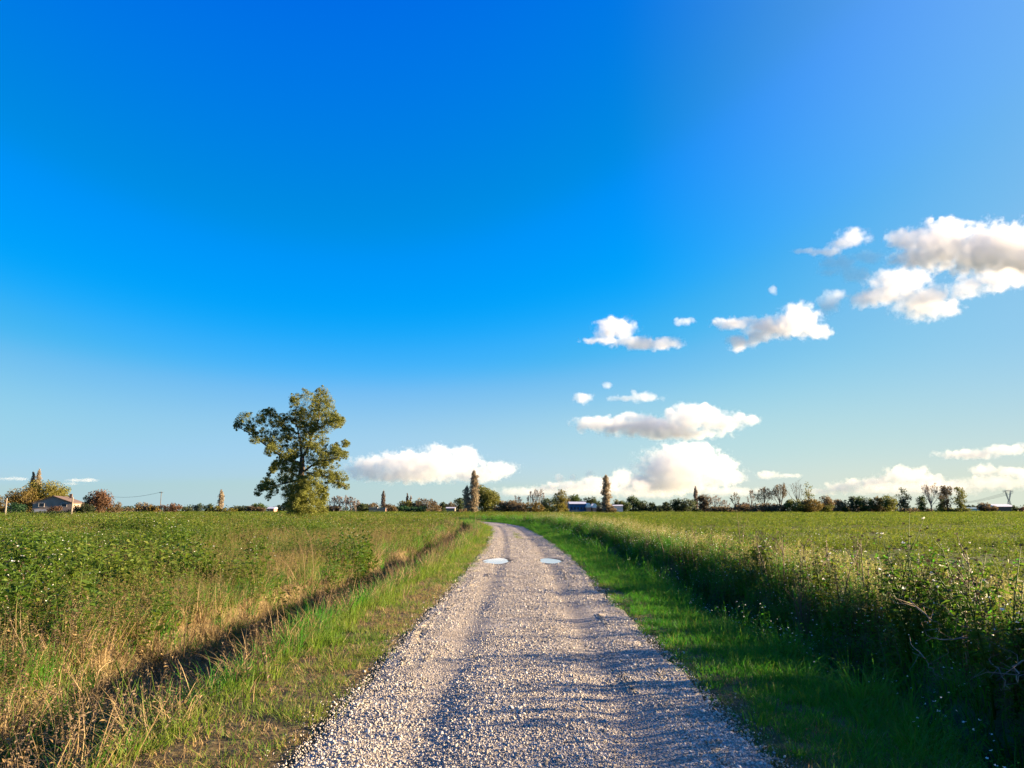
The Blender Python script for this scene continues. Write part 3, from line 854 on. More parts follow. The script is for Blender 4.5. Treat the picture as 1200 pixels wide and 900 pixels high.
scatter('brown_weeds', 'tangled dead brown weeds leaning into the ditch', 'dry weeds', x[k], y[k], ground_z(x[k], y[k], t[k]), r.uniform(.55, 1.1, k.sum()) * grow(y[k], 14, .4, 2), brown, tilt=.3, seed=18)
x, y, t = strew(2.95, 5.1, 2.0, 125, 40, 25, near=10, power=.9)
bw = [weed(60 + s, 7, (.3,.6), .2, .06, 11, M_LUSH, M_LUSH, 1 if s < 2 else 0, .016, M_WEED, .4) for s in range(5)]
idx = np.where(r.random(len(x)) < .35, 5 + r.integers(0, 5, len(x)), r.integers(0, 5, len(x)))
scatter('bank_grass', 'dark tangled grass and weeds on the shaded bank', 'grass', x, y, ground_z(x, y, t), r.uniform(.6, 1.1, len(x)) * grow(y, 14, .4, 2), lush_tall + bw, idx=idx, seed=7)

def lip_h(y):
    h = .54 + .42 * (1 - sstep(8, 10.5, y)) + .55 * sstep(.40, .75, vnoise(y * 0, y, 1.0, 93)) * (1 - .45 * sstep(12, 24, y))
    for c_, w_, k_ in ((5.6, .5, .9), (6.9, .4, .9), (8.1, .3, .85), (9.6, .45, 1.15), (7.5, .15, 1.1), (10.9, .25, 1.0), (12.4, .5, 1.1), (14.3, .35, .95), (16.6, .5, 1.0), (18.5, .3, .8), (21, .6, .75)): h = np.maximum(h, .55 + (k_) * np.exp(-((y - c_) / w_)**2))
    return h
lipw = [weed(160 + s, 9, (.32,.70), .22, .075, 13, M_WEED if s % 2 else M_FIELD, M_STEM, 1 if s == 0 else 0, .014, M_LUSH, .3) for s in range(5)]
x, y, t = strew(4.15, 5.4, 2.0, 110, 26, 35, near=12, power=.8)
streak = np.interp(y, np.linspace(0, 120, 600), np.random.default_rng(12).random(600))
keep = r.random(len(x)) < np.clip(.15 + 1.3 * sstep(.30, .62, vnoise(x * 0, y, .85, 91) * .6 + vnoise(x, y, 2.5, 92) * .4), 0, 1)
scatter('bank_weeds', 'leafy weeds crowding the lip of the shaded bank', 'weeds', x[keep], y[keep], ground_z(x[keep], y[keep], t[keep]), r.uniform(.75, 1.2, keep.sum()) * grow(y[keep], 14, .4, 2), lipw, seed=17, zscl=lip_h(y[keep]))
# ---------------------------------------------------------------- field beyond the bank: seed grass fringe, then low crop
seeds = [seed_grass(70 + s, 16, (.28,.60), .16, M_SEED, M_VERGE if s % 2 else M_FIELD) for s in range(5)]
x, y, t = strew(4.35, 8.2, 2.0, 90, 22, 26, near=11, power=.9)
prob = sstep(4.35, 4.8, t) * (1 - sstep(5.3, 6.8, t)) * np.clip(-.25 + 2.9 * (fbm(x, y, 2.2, 71) - .25), .08, 1)
keep = r.random(len(x)) < prob
scatter('seed_grass', 'pale sunlit seed grass fringing the bank', 'grass', x[keep], y[keep], ground_z(x[keep], y[keep], t[keep]), r.uniform(.7, 1.15, keep.sum()) * grow(y[keep], 14, .4, 2), seeds, seed=8)
crop_near = [weed(80 + s, 6, (.10,.30), .22, .07, 8, M_FIELD, M_FIELD, 1 if s == 0 else 0, .010, M_WEED, .3) for s in range(5)]
crop_mid = [bushy(90 + s, .55, .28, 70, .085, M_FIELD, M_WEED, .25, 1 if s == 0 else 0) for s in range(4)]
crop_far = [bushy(95 + s, 1.6, .34, 90, .20, M_FIELD, M_WEED, .2) for s in range(4)]
def crop(x, y): return r.random(len(x)) < np.clip(1.4 - 1.45 * sstep(.40, .58, fbm(x * .22, y, 5.0, 73)), .28, 1)
x, y, t = strew(5.0, 400, 2.0, 34, 15, 27, near=12, power=.7); k = crop(x, y)
scatter('field_weeds', 'low yellow green weeds in the open field beyond the bank', 'weeds', x[k], y[k], ground_z(x[k], y[k], t[k]), r.uniform(.7, 1.3, k.sum()) * grow(y[k], 12, .4, 2), crop_near, seed=9)
x, y, t = strew(4.8, 500, 32, 130, 2.6, 28, near=35, power=1.0); k = crop(x, y)
scatter('field_growth', 'low green growth in the middle of the open field beyond the bank', 'weeds', x[k], y[k], ground_z(x[k], y[k], t[k]), r.uniform(.7, 1.3, k.sum()) * grow(y[k], 45, .5, 2), crop_mid, zscl=.9, seed=10)
x, y, t = strew(4.8, 1000, 120, 560, .30, 29, near=130, power=1.1); k = crop(x, y) & ((x > -60) | (y > 200))
scatter('far_field_growth', 'thin band of green growth at the far edge of the fields', 'weeds', x[k], y[k], ground_z(x[k], y[k], t[k]), r.uniform(.7, 1.3, k.sum()) * grow(y[k], 150, .5, 2.2), crop_far, zscl=.7, seed=11)

# ---------------------------------------------------------------- field beyond the ditch: tan seed grass and tall green weeds
tans = [seed_grass(110 + s, 16, (.30,.62), .18, M_TAN, M_TAN if s % 2 else M_VERGE, .10, 9, .020) for s in range(5)]
weeds = [weed(120 + s, 7, (.35,.75), .24, .10, 13, M_WEED, M_WEED, 1 if s == 0 else 0, .013, M_FIELD, .35) for s in range(6)]
x, y, t = strew(-60, -4.75, 2.0, 42, 15, 30, near=13, power=.75)
tanp = np.clip(1.15 - 1.1 * np.abs(-t - 6.3) / 2.4, 0, 1) * np.clip(.2 + 2.2 * (fbm(x, y, 3.0, 81) - .3), 0, 1) + .45 * sstep(.50, .66, fbm(x, y, 4.5, 82))
is_tan = r.random(len(x)) < np.minimum(tanp, .95)
scatter('tan_grass', 'tan seeded grass on the field edge above the ditch', 'dry grass', x[is_tan], y[is_tan], ground_z(x[is_tan], y[is_tan], t[is_tan]), r.uniform(.7, 1.2, is_tan.sum()) * grow(y[is_tan], 14, .4, 2), tans, seed=12)
k = ~is_tan & (r.random(len(x)) < .25 + 1.1 * sstep(.28, .5, fbm(x, y, 1.7, 86)))
hgt = .45 + 1.0 * sstep(.32, .68, fbm(x[k], y[k], 2.6, 83)) * (.6 + .5 * sstep(.4, .6, vnoise(x[k], y[k], 9.0, 84)))
scatter('tall_weeds', 'tall leafy green weeds filling the field beyond the ditch', 'weeds', x[k], y[k], ground_z(x[k], y[k], t[k]), r.uniform(.8, 1.2, k.sum()) * hgt * grow(y[k], 14, .4, 2), weeds, seed=13)
weed_mid = [bushy(130 + s, .6, .62, 90, .10, M_WEED if s < 2 else M_FIELD, M_FIELD if s < 2 else M_TAN, .35, (1, 0, 0, 0)[s]) for s in range(4)]
weed_far = [bushy(140 + s, 1.7, .75, 110, .22, M_FIELD, M_WEED, .35, 0) for s in range(4)]
x, y, t = strew(-120, -4.7, 38, 135, 2.6, 31, near=40, power=1.0)
scatter('weed_growth', 'green weeds with white flower specks across the field beyond the ditch', 'weeds', x, y, ground_z(x, y, t), r.uniform(.75, 1.15, len(x)) * grow(y, 50, .5, 2), weed_mid, seed=14, zscl=.45 + .95 * sstep(.3, .7, fbm(x, y, 5.0, 85)))
x, y, t = strew(-1000, -4.7, 125, 258, .32, 32, near=130, power=1.0)
scatter('far_weed_growth', 'far weeds reaching the houses and trees beyond the ditch', 'weeds', x, y, ground_z(x, y, t), r.uniform(.7, 1.2, len(x)) * grow(y, 150, .5, 2), weed_far, zscl=.9, seed=15)
# ---------------------------------------------------------------- trees
def bark(name, c1, c2):
    m, nt, out = new_mat(name)
    g = nd(nt, 'ShaderNodeNewGeometry')
    mp = nd(nt, 'ShaderNodeMapping'); mp.inputs['Scale'].default_value = (3, 3, .6)
    n = nd(nt, 'ShaderNodeTexNoise', Scale=1.6, Detail=6.0)
    nt.links.new(g.outputs['Position'], mp.inputs[0]); nt.links.new(mp.outputs[0], n.inputs['Vector'])
    r = ramp(nt, [(.35, c1), (.65, c2)]); nt.links.new(n.outputs['Fac'], r.inputs[0])
    b = nd(nt, 'ShaderNodeBsdfPrincipled', Roughness=.95); nt.links.new(r.outputs[0], b.inputs['Base Color'])
    bp = nd(nt, 'ShaderNodeBump', Strength=.6, Distance=.05); nt.links.new(n.outputs['Fac'], bp.inputs['Height']); nt.links.new(bp.outputs[0], b.inputs['Normal'])
    nt.links.new(b.outputs[0], out.inputs['Surface'])
    return m
M_BARK = bark('grey_brown_bark', (.045,.032,.022), (.10,.075,.055))
M_PALEBARK = bark('pale_bark', (.14,.11,.085), (.26,.21,.165))
def tl(name, c, trans=.3):
    k = lambda f: tuple(min(.9, x * f) for x in c)
    return leaf_mat(name, [(0, k(.5)), (.5, k(1.0)), (1, k(1.6))], trans, 2.2, .7, 1.3)
LEAF = dict(
    dark=tl('dark_green_leaves', (.042,.06,.022), .4), green=tl('green_leaves', (.045,.075,.014)),
    olive=tl('olive_leaves', (.12,.132,.024)), yellow=tl('yellow_green_leaves', (.13,.12,.018)),
    gold=tl('golden_leaves', (.135,.10,.022)), tan=tl('tan_leaves', (.15,.11,.05)),
    rust=tl('rust_leaves', (.10,.055,.028)), brown=tl('brown_leaves', (.105,.08,.042), .4),
    pink=tl('pale_brown_twigs', (.27,.225,.15), .45), grey=tl('grey_brown_twigs', (.16,.125,.10)),
    emerald=tl('emerald_leaves', (.016,.055,.018)), bluish=tl('blue_green_leaves', (.035,.06,.045)))

def leaf_cloud(r, centers, radii, counts, size, upright=0.0, jitter=1.0):
    """leaf-sized quads through the volume of lumps; returns verts, faces"""
    V = []
    for c, rad, n in zip(centers, radii, counts):
        n = int(n)
        if n < 1: continue
        d = r.normal(size=(n, 3)); d /= np.linalg.norm(d, axis=1)[:, None]
        p = np.asarray(c) + d * (r.random((n, 1)) ** .45) * np.asarray(rad)
        a = r.normal(size=(n, 3)); a[:, 2] = a[:, 2] * (1 - upright) + upright * 2.2
        a /= np.linalg.norm(a, axis=1)[:, None]
        b = np.cross(a, r.normal(size=(n, 3))); b /= np.linalg.norm(b, axis=1)[:, None] + 1e-9
        l = (size * r.uniform(.55, 1.35, n))[:, None]
        w = l * r.uniform(.35, .75, n)[:, None] * (1 - .45 * upright)
        V.append(np.stack([p - a*l*.5, p + b*w*.5, p + a*l*.5, p - b*w*.5], 1).reshape(-1, 3))
    V = np.concatenate(V) if V else np.zeros((0, 3))
    return V, np.arange(len(V), dtype=np.int32).reshape(-1, 4)

def plant_thing(name, label, cat, loc, group=None):
    return tag(empty(name, loc), label, cat, group)

# the big tree standing alone in the field
def big_tree():
    Y = 120.0
    s = Y / FPX
    base = at(355, 598, Y); base[2] = 0.0
    P = lambda x, y, dy=0.0: (at(260 + x/5, 440 + y/5, Y) - base) + np.array([0, dy, 0])
    root = plant_thing('lone_tree', 'large solitary olive green tree with spreading limbs standing in the weedy field', 'tree', base)
    r = np.random.default_rng(3)
    limbs = [([(474,870),(472,740),(470,620),(468,540),(470,480)], (.75,.36), 0, 0),
             ([(470,520),(415,500),(370,480),(290,420),(200,345),(115,302)], (.26,.04), 0, -3.5),
             ([(470,480),(500,430),(525,350),(548,250),(560,170),(566,85)], (.30,.04), 0, 1.5),
             ([(468,485),(455,400),(435,320),(415,250),(402,185)], (.20,.03), 0, 2.5),
             ([(440,340),(390,310),(330,265),(280,225)], (.10,.02), 1, -1.0),
             ([(478,565),(530,530),(600,505),(680,488),(750,470)], (.20,.03), 0, -2.5),
             ([(600,505),(650,440),(705,385)], (.09,.02), -1.5, 2.0),
             ([(490,570),(560,575),(630,600),(705,650)], (.15,.03), 0, 2.5),
             ([(455,610),(390,630),(310,650),(235,690)], (.16,.03), 0, -2.0),
             ([(455,590),(380,560),(310,535),(250,545)], (.12,.02), 0, 2.2),
             ([(535,320),(600,290),(660,270),(735,272)], (.12,.02), .8, -2.5),
             ([(520,370),(470,260),(440,160)], (.10,.02), .6, -1.8)]
    mb = MB(); guide = []
    for pts, (r0, r1), d0, d1 in limbs:
        n = len(pts); q = []
        for i, (x, y) in enumerate(pts):
            k = i / (n - 1); dy = d0 + (d1 - d0) * k
            q.append(P(x + (r.normal(0, 4) if 0 < i < n-1 else 0), y, dy)); guide.append((x, y, dy))
        mb.tube(q, [r0 + (r1 - r0) * (i/(n-1))**.8 for i in range(n)], 8)
    lobes = [(560,110,55),(505,140,48),(600,150,50),(450,150,32),(545,200,70),(620,215,52),(655,262,52),(720,275,26),(525,280,58),(600,300,50),(555,345,40),(452,195,36),
             (125,305,24),(180,262,38),(240,232,38),(290,212,28),(200,312,32),(250,275,38),(330,282,44),(330,330,44),(270,345,38),(250,392,30),(330,390,52),(350,440,42),(310,420,32),(395,255,24),
             (420,460,42),(400,520,46),(440,530,36),(385,480,34),(505,400,34),
             (255,540,24),(310,525,22),(262,578,14),(248,662,28),(300,640,36),(340,600,42),(380,640,48),(330,680,32),(240,695,18),(300,712,20),(390,700,44),(370,560,34),
             (560,500,32),(600,452,36),(650,422,32),(700,392,26),(650,470,36),(700,462,36),(748,472,24),(600,520,32),(640,540,42),(680,582,38),(620,590,42),(650,630,36),(702,648,22),(560,570,34)]
    lobes += [(470,330,40),(482,250,36),(430,262,32),(400,330,34),(480,420,36),(545,420,38),(440,400,34),(500,300,40),(592,380,30),(410,420,34),(520,480,36),(470,560,46),(420,572,42),(530,580,42),(585,430,30),(375,300,32),(350,360,34),(395,345,32),(365,240,24),(300,455,26),(360,500,28),(450,450,30)]
    low = [(470,640,58),(530,640,58),(572,662,40),(440,700,56),(510,710,66),(562,722,44),(440,760,52),(500,775,62),(560,775,50),(415,795,32),(470,830,60),(540,835,60),(580,800,30)]
    for pts, _, _, _ in limbs[1:]:
        for (xa, ya), (xb, yb) in zip(pts[1:-1], pts[2:]):
            for k in (.25, .75): lobes.append((xa + (xb-xa)*k + r.normal(0, 16), ya + (yb-ya)*k - 14 + r.normal(0, 12), r.uniform(18, 36)))
    G = np.array([(g[0], g[1]) for g in guide]); GD = np.array([g[2] for g in guide])
    def put(name, L, mat, dens, spread, size):
        C, RA, N = [], [], []
        for x, y, rr in L:
            dy = GD[((G - (x, y))**2).sum(1).argmin()] + r.normal(0, spread)
            R_ = rr / 5 * s
            C.append(P(x, y, dy)); RA.append((R_*1.15, R_*1.15, R_*.95)); N.append(dens * rr * 1.1)
            for _ in range(9):
                d = r.normal(size=3); d /= np.linalg.norm(d)
                k = R_ * r.uniform(.18, .40)
                C.append(P(x, y, dy) + d * R_ * r.uniform(.5, 1.25) * np.array([1, 1.3, 1])); RA.append((k, k, k*.8)); N.append(dens * rr * .55 * k / R_)
        V, F = leaf_cloud(r, C, RA, N, size)
        o = link(name, mesh_np(name, V, F), root, mat)
        return o
    mb.build('trunk', M_BARK, root, True)
    put('crown', lobes, LEAF['olive'], 14.0, 1.2, .165)
    o = put('lower_foliage', low, LEAF['olive'], 30.0, 1.1, .18)
    return root
big_tree()

def far_tree(kind, u, top, wpx, Y, leaf, label, base_u=None, group=None, dens=1.0, trunk_mat=None, seed=None, cat='tree', name=None):
    seed = int(u * 13 + top * 7) if seed is None else seed
    r = np.random.default_rng(seed)
    px = Y / FPX
    b = at(u, 598, Y); b[2] = -.05
    H = at(u, top, Y)[2] + .05
    W = wpx * px * (1.18 if kind in ('round', 'tall') else 1.08)
    hpx = H / px
    size = max(.28, 1.75 * px)
    nm = name or {'poplar': 'poplar_tree', 'bare': 'bare_tree', 'shrub': 'shrub', 'hedge': 'hedge'}.get(kind, 'leafy_tree')
    root = plant_thing(nm, label, cat, b, group)
    mat = LEAF[leaf]
    tm = trunk_mat or M_BARK
    C, RA, N = [], [], []
    mb = MB()
    if kind == 'poplar':
        mb.tube([(0,0,0), (.1*W*r.normal(),0,H*.4), (.08*W*r.normal(),0,H*.97)], [max(.16, W*.07), W*.05, .04], 6)
        n = int(max(14, hpx * 1.3))
        for i in range(n):
            k = .07 + .93 * (i + r.random()) / n
            w = W * .5 * (.74 + .26 * math.sin(math.pi * min(1, (k * 1.02)**.8))) * (1 - max(0, k - .82) * 3.2)
            w = max(w, .12 * W)
            C.append((r.normal(0, w*.22), r.normal(0, w*.22), k * H * .97)); RA.append((w*.92, w*.92, H / n * 2.6)); N.append(dens * (10 + 9 * w / px))
        V, F = leaf_cloud(r, C, RA, N, size * 1.15, .75)
    elif kind == 'bare':
        nb = int(max(6, wpx * .55))
        mb.tube([(0,0,0), (.03*W*r.normal(),0,H*.25), (.05*W*r.normal(),0,H*.55)], [max(.2, px*.55), max(.15, px*.45), .1], 6)
        for i in range(nb):
            a = (i + .5) / nb * 2 - 1 + r.normal(0, .08)
            z0 = H * r.uniform(.12, .4); zt = H * (1 - .35 * a * a) * r.uniform(.86, 1.0)
            yy = r.normal(0, W * .2)
            p0, p1, p2 = (0,0,z0), (a*W*.27, yy*.5, z0 + (zt - z0)*.5), (a*W*.46, yy, zt)
            mb.tube([p0, p1, p2], [max(.08, px*.30), max(.06, px*.22), max(.03, px*.10)], 4, False)
            for q in range(6):
                k = r.uniform(.35, 1); P0 = np.array(p1) * (1 - k) + np.array(p2) * k
                d = np.array([r.normal(0,.5) + a*.4, r.normal(0,.5), r.uniform(.3,1)]) * H * .13
                mb.tube([tuple(P0), tuple(P0 + d)], [max(.04, px*.12), .02], 3, False)
            C.append(((p1[0]+p2[0])/2, yy*.7, (p1[2]+p2[2])/2)); RA.append((W*.13, W*.15, (zt - z0)*.34)); N.append(dens * 26)
            C.append(p2); RA.append((W*.08, W*.1, H*.07)); N.append(dens * 11)
        V, F = leaf_cloud(r, C, RA, N, size * .85, .4)
    else:
        low = {'round': .30, 'tall': .30, 'shrub': .32, 'hedge': .4}[kind]
        if kind in ('round', 'tall'):
            mb.tube([(0,0,0), (.03*W*r.normal(),0,H*.3), (.06*W*r.normal(),0,H*.75)], [max(.18, W*.045), W*.035, .06], 6)
            for i in range(4):
                a = r.uniform(-1, 1)
                mb.tube([(0,0,H*r.uniform(.2,.45)), (a*W*.25, r.normal(0,W*.1), H*r.uniform(.5,.8))], [W*.022, .05], 5)
        else:
            mb.tube([(0,0,0), (.03*W,0,H*.4)], [max(.1, W*.03), .05], 5)
        nl = int(9 + wpx * .45)
        for i in range(nl):
            d = r.normal(size=3); d /= np.linalg.norm(d)
            if kind == 'hedge':
                c = np.array([r.uniform(-.5,.5)*W, r.normal(0,1.0), H*r.uniform(.25,.72)]); k = H * r.uniform(.22,.34)
                rad = (k*1.3, k, k)
            else:
                k = min(W, H) * r.uniform(.17, .30)
                zc = H * (.56 if kind != 'shrub' else .45)
                c = np.array([d[0]*(W*.5 - k*.7), d[1]*(W*.5 - k*.7), zc + d[2]*(H - zc - k*.75)])
                if c[2] < H*.25: c[0] *= .75
                rad = (k, k, k*.9)
            C.append(c); RA.append(rad); N.append(dens * (14 + 3.2 * (rad[0]/px)**2))
        C.append((0,0,H*.5)); RA.append((W*.34, W*.3, H*.38)); N.append(dens * (30 + wpx * hpx * .75))
        C.append((0,0,H*.22)); RA.append((W*.3, W*.28, H*.22)); N.append(dens * (12 + wpx * hpx * (.55 if kind != 'tall' else .2)))
        V, F = leaf_cloud(r, C, RA, N, size)
    V = V[:]; V[:, 2] = np.maximum(V[:, 2], .02)
    mb.build('trunk', tm, root, True)
    link('crown', mesh_np('crown', V, F), root, mat)
    return root

T = far_tree
# round the farmhouse
T('shrub', 1, 577, 14, 240, 'gold', 'yellowish brown shrub cut by the photo edge next to a pale post')
T('shrub', 18, 588, 22, 225, 'emerald', 'deep emerald bush between the pale post and the farmhouse')
T('round', 28, 570, 34, 262, 'gold', 'golden brown tree spreading over the emerald bush')
T('round', 50, 561, 40, 270, 'yellow', 'broad yellow olive tree rising over the farmhouse roof')
T('poplar', 35, 552, 6, 330, 'pink', 'shorter of two thin poplars poking out above the broad yellow olive tree')
T('poplar', 41.5, 549, 7, 330, 'pink', 'taller of two thin poplars poking out above the broad yellow olive tree')
T('tall', 74, 567, 14, 285, 'olive', 'small olive tree just behind the farmhouse roof')
T('shrub', 66, 592, 18, 232, 'rust', 'low reddish bush in front of the farmhouse wall')
T('hedge', 62, 597.5, 46, 226, 'dark', 'low dark hedge running along the front of the farmhouse', cat='hedge')
T('hedge', 96, 590, 26, 240, 'dark', 'dark hedge between the farmhouse and the red tinged tree', cat='hedge')
T('round', 103, 579, 13, 248, 'dark', 'small dark tree touching the red tinged tree')
T('round', 116, 571, 24, 245, 'rust', 'red tinged tree standing apart from the farmhouse')
T('shrub', 134, 587, 16, 250, 'brown', 'dull brown shrub at the foot of the red tinged tree')
T('round', 152, 593, 24, 420, 'dark', 'low dark far tree between the brown shrub and the round tan tree')
T('round', 168, 588, 16, 330, 'tan', 'round tan tree beside the tall utility pole')
T('shrub', 181, 590, 13, 330, 'gold', 'small golden shrub at the foot of the tall utility pole')
T('shrub', 200, 589, 24, 320, 'rust', 'rust red bush just past the tall utility pole')
T('round', 220, 593, 14, 400, 'dark', 'small dark tree between the rust red bush and the blue green trees')
T('round', 233, 590, 14, 420, 'bluish', 'blue green tree next to a slim lone poplar, fuller of two')
T('round', 244, 590, 12, 425, 'dark', 'dark round tree right beside the slim lone poplar')
T('poplar', 258, 574, 7, 380, 'pink', 'slim lone brown poplar over yellow shrubs')
T('shrub', 252, 592, 14, 372, 'yellow', 'yellow green shrub at the foot of the slim lone poplar')
T('shrub', 268, 594, 20, 372, 'yellow', 'wider yellow green shrub stretching from the slim lone poplar toward the big tree')
T('hedge', 283, 592, 22, 400, 'dark', 'dark hedge between the yellow shrubs and the reddish brown thicket', cat='hedge')
T('hedge', 301, 592, 26, 390, 'brown', 'reddish brown thicket beside the small pink house', cat='hedge')
T('round', 304, 589, 18, 460, 'green', 'green tree showing over the reddish brown thicket')
T('round', 327, 590, 18, 450, 'dark', 'dark tree between the small pink house and the big tree')
T('round', 341, 588, 14, 450, 'brown', 'brown tree half hidden by the big tree')
# between the big tree and the twin poplars
for i, (u, tp, lab) in enumerate(((391, 582, 'bare pale tree nearest the big tree in the bare row'), (398, 580, 'tall bare pale tree, second in the bare row from the big tree'), (405, 581, 'bare pale tree in the middle of the bare row'), (411, 582, 'bare pale tree, next to last in the bare row'), (417, 584, 'bare pale tree at the orange building end of the bare row'))):
    T('bare', u, tp, 11, 420, 'grey', lab, group='bare trees in a row past the big tree', trunk_mat=M_PALEBARK, dens=1.2)
T('hedge', 386, 591, 20, 440, 'brown', 'brown thicket under the bare row beside the big tree', cat='hedge')
T('round', 424, 589, 15, 440, 'dark', 'dark tree between the bare row and the orange building')
T('round', 437, 588, 16, 450, 'brown', 'brown tree right behind the orange building')
T('round', 430, 590, 12, 455, 'green', 'small green tree at the corner of the orange building')
T('poplar', 449, 575, 5, 470, 'grey', 'thin grey poplar rising behind the orange building')
T('round', 456, 590, 14, 440, 'brown', 'brown tree just past the orange building')
T('shrub', 462, 592, 10, 420, 'tan', 'pale tan shrub between the orange building and the yellow green tree')
T('round', 475, 586, 18, 410, 'yellow', 'yellow green round tree above the deep green hedge')
T('hedge', 483, 592, 30, 400, 'emerald', 'deep green hedge below the yellow green round tree', cat='hedge')
T('poplar', 477, 578, 3, 480, 'grey', 'thin bare spire tree above the yellow green round tree, taller of two')
T('poplar', 481, 581, 3, 480, 'grey', 'thin bare spire tree above the yellow green round tree, shorter of two')
T('round', 498, 583, 24, 410, 'brown', 'wide brown tree beside the deep green hedge')
T('round', 488, 586, 12, 430, 'dark', 'dark tree wedged behind the wide brown tree')
T('shrub', 511, 591, 14, 420, 'tan', 'tan shrub between the wide brown tree and the twin poplars')
T('round', 519, 588, 10, 450, 'dark', 'small dark pointed tree before the twin poplars')
T('round', 529, 588, 14, 440, 'brown', 'low brown tree before the twin poplars')
T('round', 539, 581, 14, 400, 'dark', 'dark tree leaning against the shorter twin poplar')
T('poplar', 547, 569, 9, 330, 'pink', 'shorter pinkish brown poplar of the tall pair by the road')
T('poplar', 555.5, 551, 11, 330, 'pink', 'taller pinkish brown poplar of the tall pair by the road', dens=1.4)
T('round', 569, 567, 27, 345, 'olive', 'dense round green tree beside the tall poplar pair', dens=1.5)
T('shrub', 541, 596, 18, 325, 'tan', 'dry tan scrub at the foot of the tall poplar pair')
# between the twin poplars and the blue hall
T('round', 587, 586, 13, 400, 'tan', 'tan tree just past the dense round green tree')
T('round', 598, 585, 14, 400, 'brown', 'dark brown tree beside the rounded brown shrub')
T('shrub', 608, 585, 22, 370, 'brown', 'rounded brown shrub, widest between the two poplar clumps')
T('bare', 606, 580, 12, 420, 'grey', 'bare grey tree behind the rounded brown shrub', trunk_mat=M_PALEBARK)
T('bare', 622, 576, 9, 420, 'grey', 'bare thin tree, shortest of three behind the golden bush', trunk_mat=M_PALEBARK)
T('bare', 628, 572, 9, 420, 'grey', 'bare thin tree, tallest of three behind the golden bush', trunk_mat=M_PALEBARK)
T('bare', 634.5, 574, 9, 420, 'grey', 'bare thin tree, last of three behind the golden bush toward the blue hall', trunk_mat=M_PALEBARK)
T('shrub', 626, 586, 22, 365, 'gold', 'golden bush below three thin bare trees')
T('round', 644, 582, 20, 400, 'dark', 'dark green tree between the golden bush and the tall olive tree')
T('tall', 657, 571, 15, 350, 'yellow', 'tall yellow olive tree standing beside the blue hall')
T('shrub', 657, 590, 20, 345, 'yellow', 'yellow bush at the foot of the tall yellow olive tree')
T('round', 675, 579, 20, 480, 'green', 'green tree rising behind the blue hall')
T('round', 664, 582, 10, 470, 'brown', 'brown tree behind the corner of the blue hall')
T('tall', 688, 581, 8, 480, 'dark', 'narrow dark tree between the blue hall and the white tents')
T('round', 696, 582, 14, 480, 'dark', 'dark tree behind the white tents')
T('poplar', 711, 556, 10, 310, 'pink', 'lone brown poplar standing by itself near the white tents', dens=1.3)
T('shrub', 705, 587, 12, 312, 'brown', 'brown bush wrapped round the foot of the lone brown poplar')
T('shrub', 716, 592, 13, 308, 'tan', 'tan scrub in front of the lone brown poplar')
T('round', 723, 585, 12, 420, 'yellow', 'yellow green tree just past the lone brown poplar')
T('round', 732, 586, 14, 420, 'green', 'green tree behind the low white shed')
T('round', 742, 580, 14, 430, 'green', 'taller rounded green tree past the low white shed')
T('round', 757, 586, 20, 430, 'dark', 'broad dark green tree next to the taller rounded green tree')
T('round', 772, 591, 12, 440, 'bluish', 'small blue green tree in a dip of the tree line')
T('round', 782, 588, 13, 430, 'dark', 'small dark tree beside the massive dark tree')
T('round', 801, 583, 28, 420, 'dark', 'massive dark tree, widest in the tree line of the open field', dens=1.5)
T('poplar', 816, 570, 5, 430, 'grey', 'bare spindly poplar beside the massive dark tree')
T('round', 826, 579, 17, 400, 'brown', 'round brown tree beside the bare spindly poplar')
T('bare', 838, 580, 14, 400, 'grey', 'bare tree between the round brown tree and the rusty thicket', trunk_mat=M_PALEBARK)
T('bare', 849, 585, 12, 400, 'grey', 'small bare tree, lowest beside the rusty thicket', trunk_mat=M_PALEBARK)
T('hedge', 848, 592, 34, 390, 'brown', 'low brown thicket under the bare trees', cat='hedge')
T('bare', 862, 577, 13, 380, 'brown', 'brown twiggy tree before the upright rust trees')
T('round', 870, 588, 16, 380, 'rust', 'small rusty tree before the upright rust trees')
T('bare', 881, 573, 9, 380, 'grey', 'thin bare tree poking up before the upright rust trees')
T('bare', 896, 571, 22, 360, 'brown', 'upright rust brown tree, first of a pair of twiggy crowns', dens=2.6)
T('bare', 915, 566, 22, 360, 'brown', 'upright rust brown tree, taller of a pair of twiggy crowns', dens=2.6)
T('hedge', 903, 588, 40, 355, 'brown', 'dark brown thicket under the upright rust trees', cat='hedge')
T('bare', 935, 562, 18, 360, 'grey', 'leafless dead tree with forked branches, tallest of the tree line', dens=.15)
T('tall', 948.5, 564, 12, 360, 'olive', 'thin crowned olive tree next to the leafless dead tree', dens=.45)
T('round', 933, 584, 22, 352, 'olive', 'olive bush below the leafless dead tree')
T('round', 951, 584, 24, 352, 'gold', 'golden brown bush under the thin crowned olive tree')
T('round', 968, 580, 17, 360, 'tan', 'tan green tree past the thin crowned olive tree')
T('round', 983, 585, 13, 370, 'tan', 'low tan tree between taller green trees')
T('round', 991, 586, 9, 370, 'green', 'small green tree pressed against the low tan tree')
T('tall', 1000, 581, 12, 370, 'dark', 'dark upright tree, first of the even sized row')
T('round', 1013, 580, 17, 370, 'green', 'green round tree, second of the even sized row')
T('round', 1027, 580, 13, 370, 'gold', 'golden tree, third of the even sized row')
T('round', 1041, 580, 20, 370, 'olive', 'olive green wide tree, last of the even sized row')
T('tall', 1060, 571, 15, 350, 'dark', 'dark ragged pointed tree standing apart near the tall weed', dens=.8)
T('hedge', 1070, 594, 40, 380, 'brown', 'low brown thicket between the dark ragged tree and the fan shaped tree', cat='hedge')
T('round', 1081, 580, 11, 352, 'green', 'small green tree leaning on the fan shaped tree')
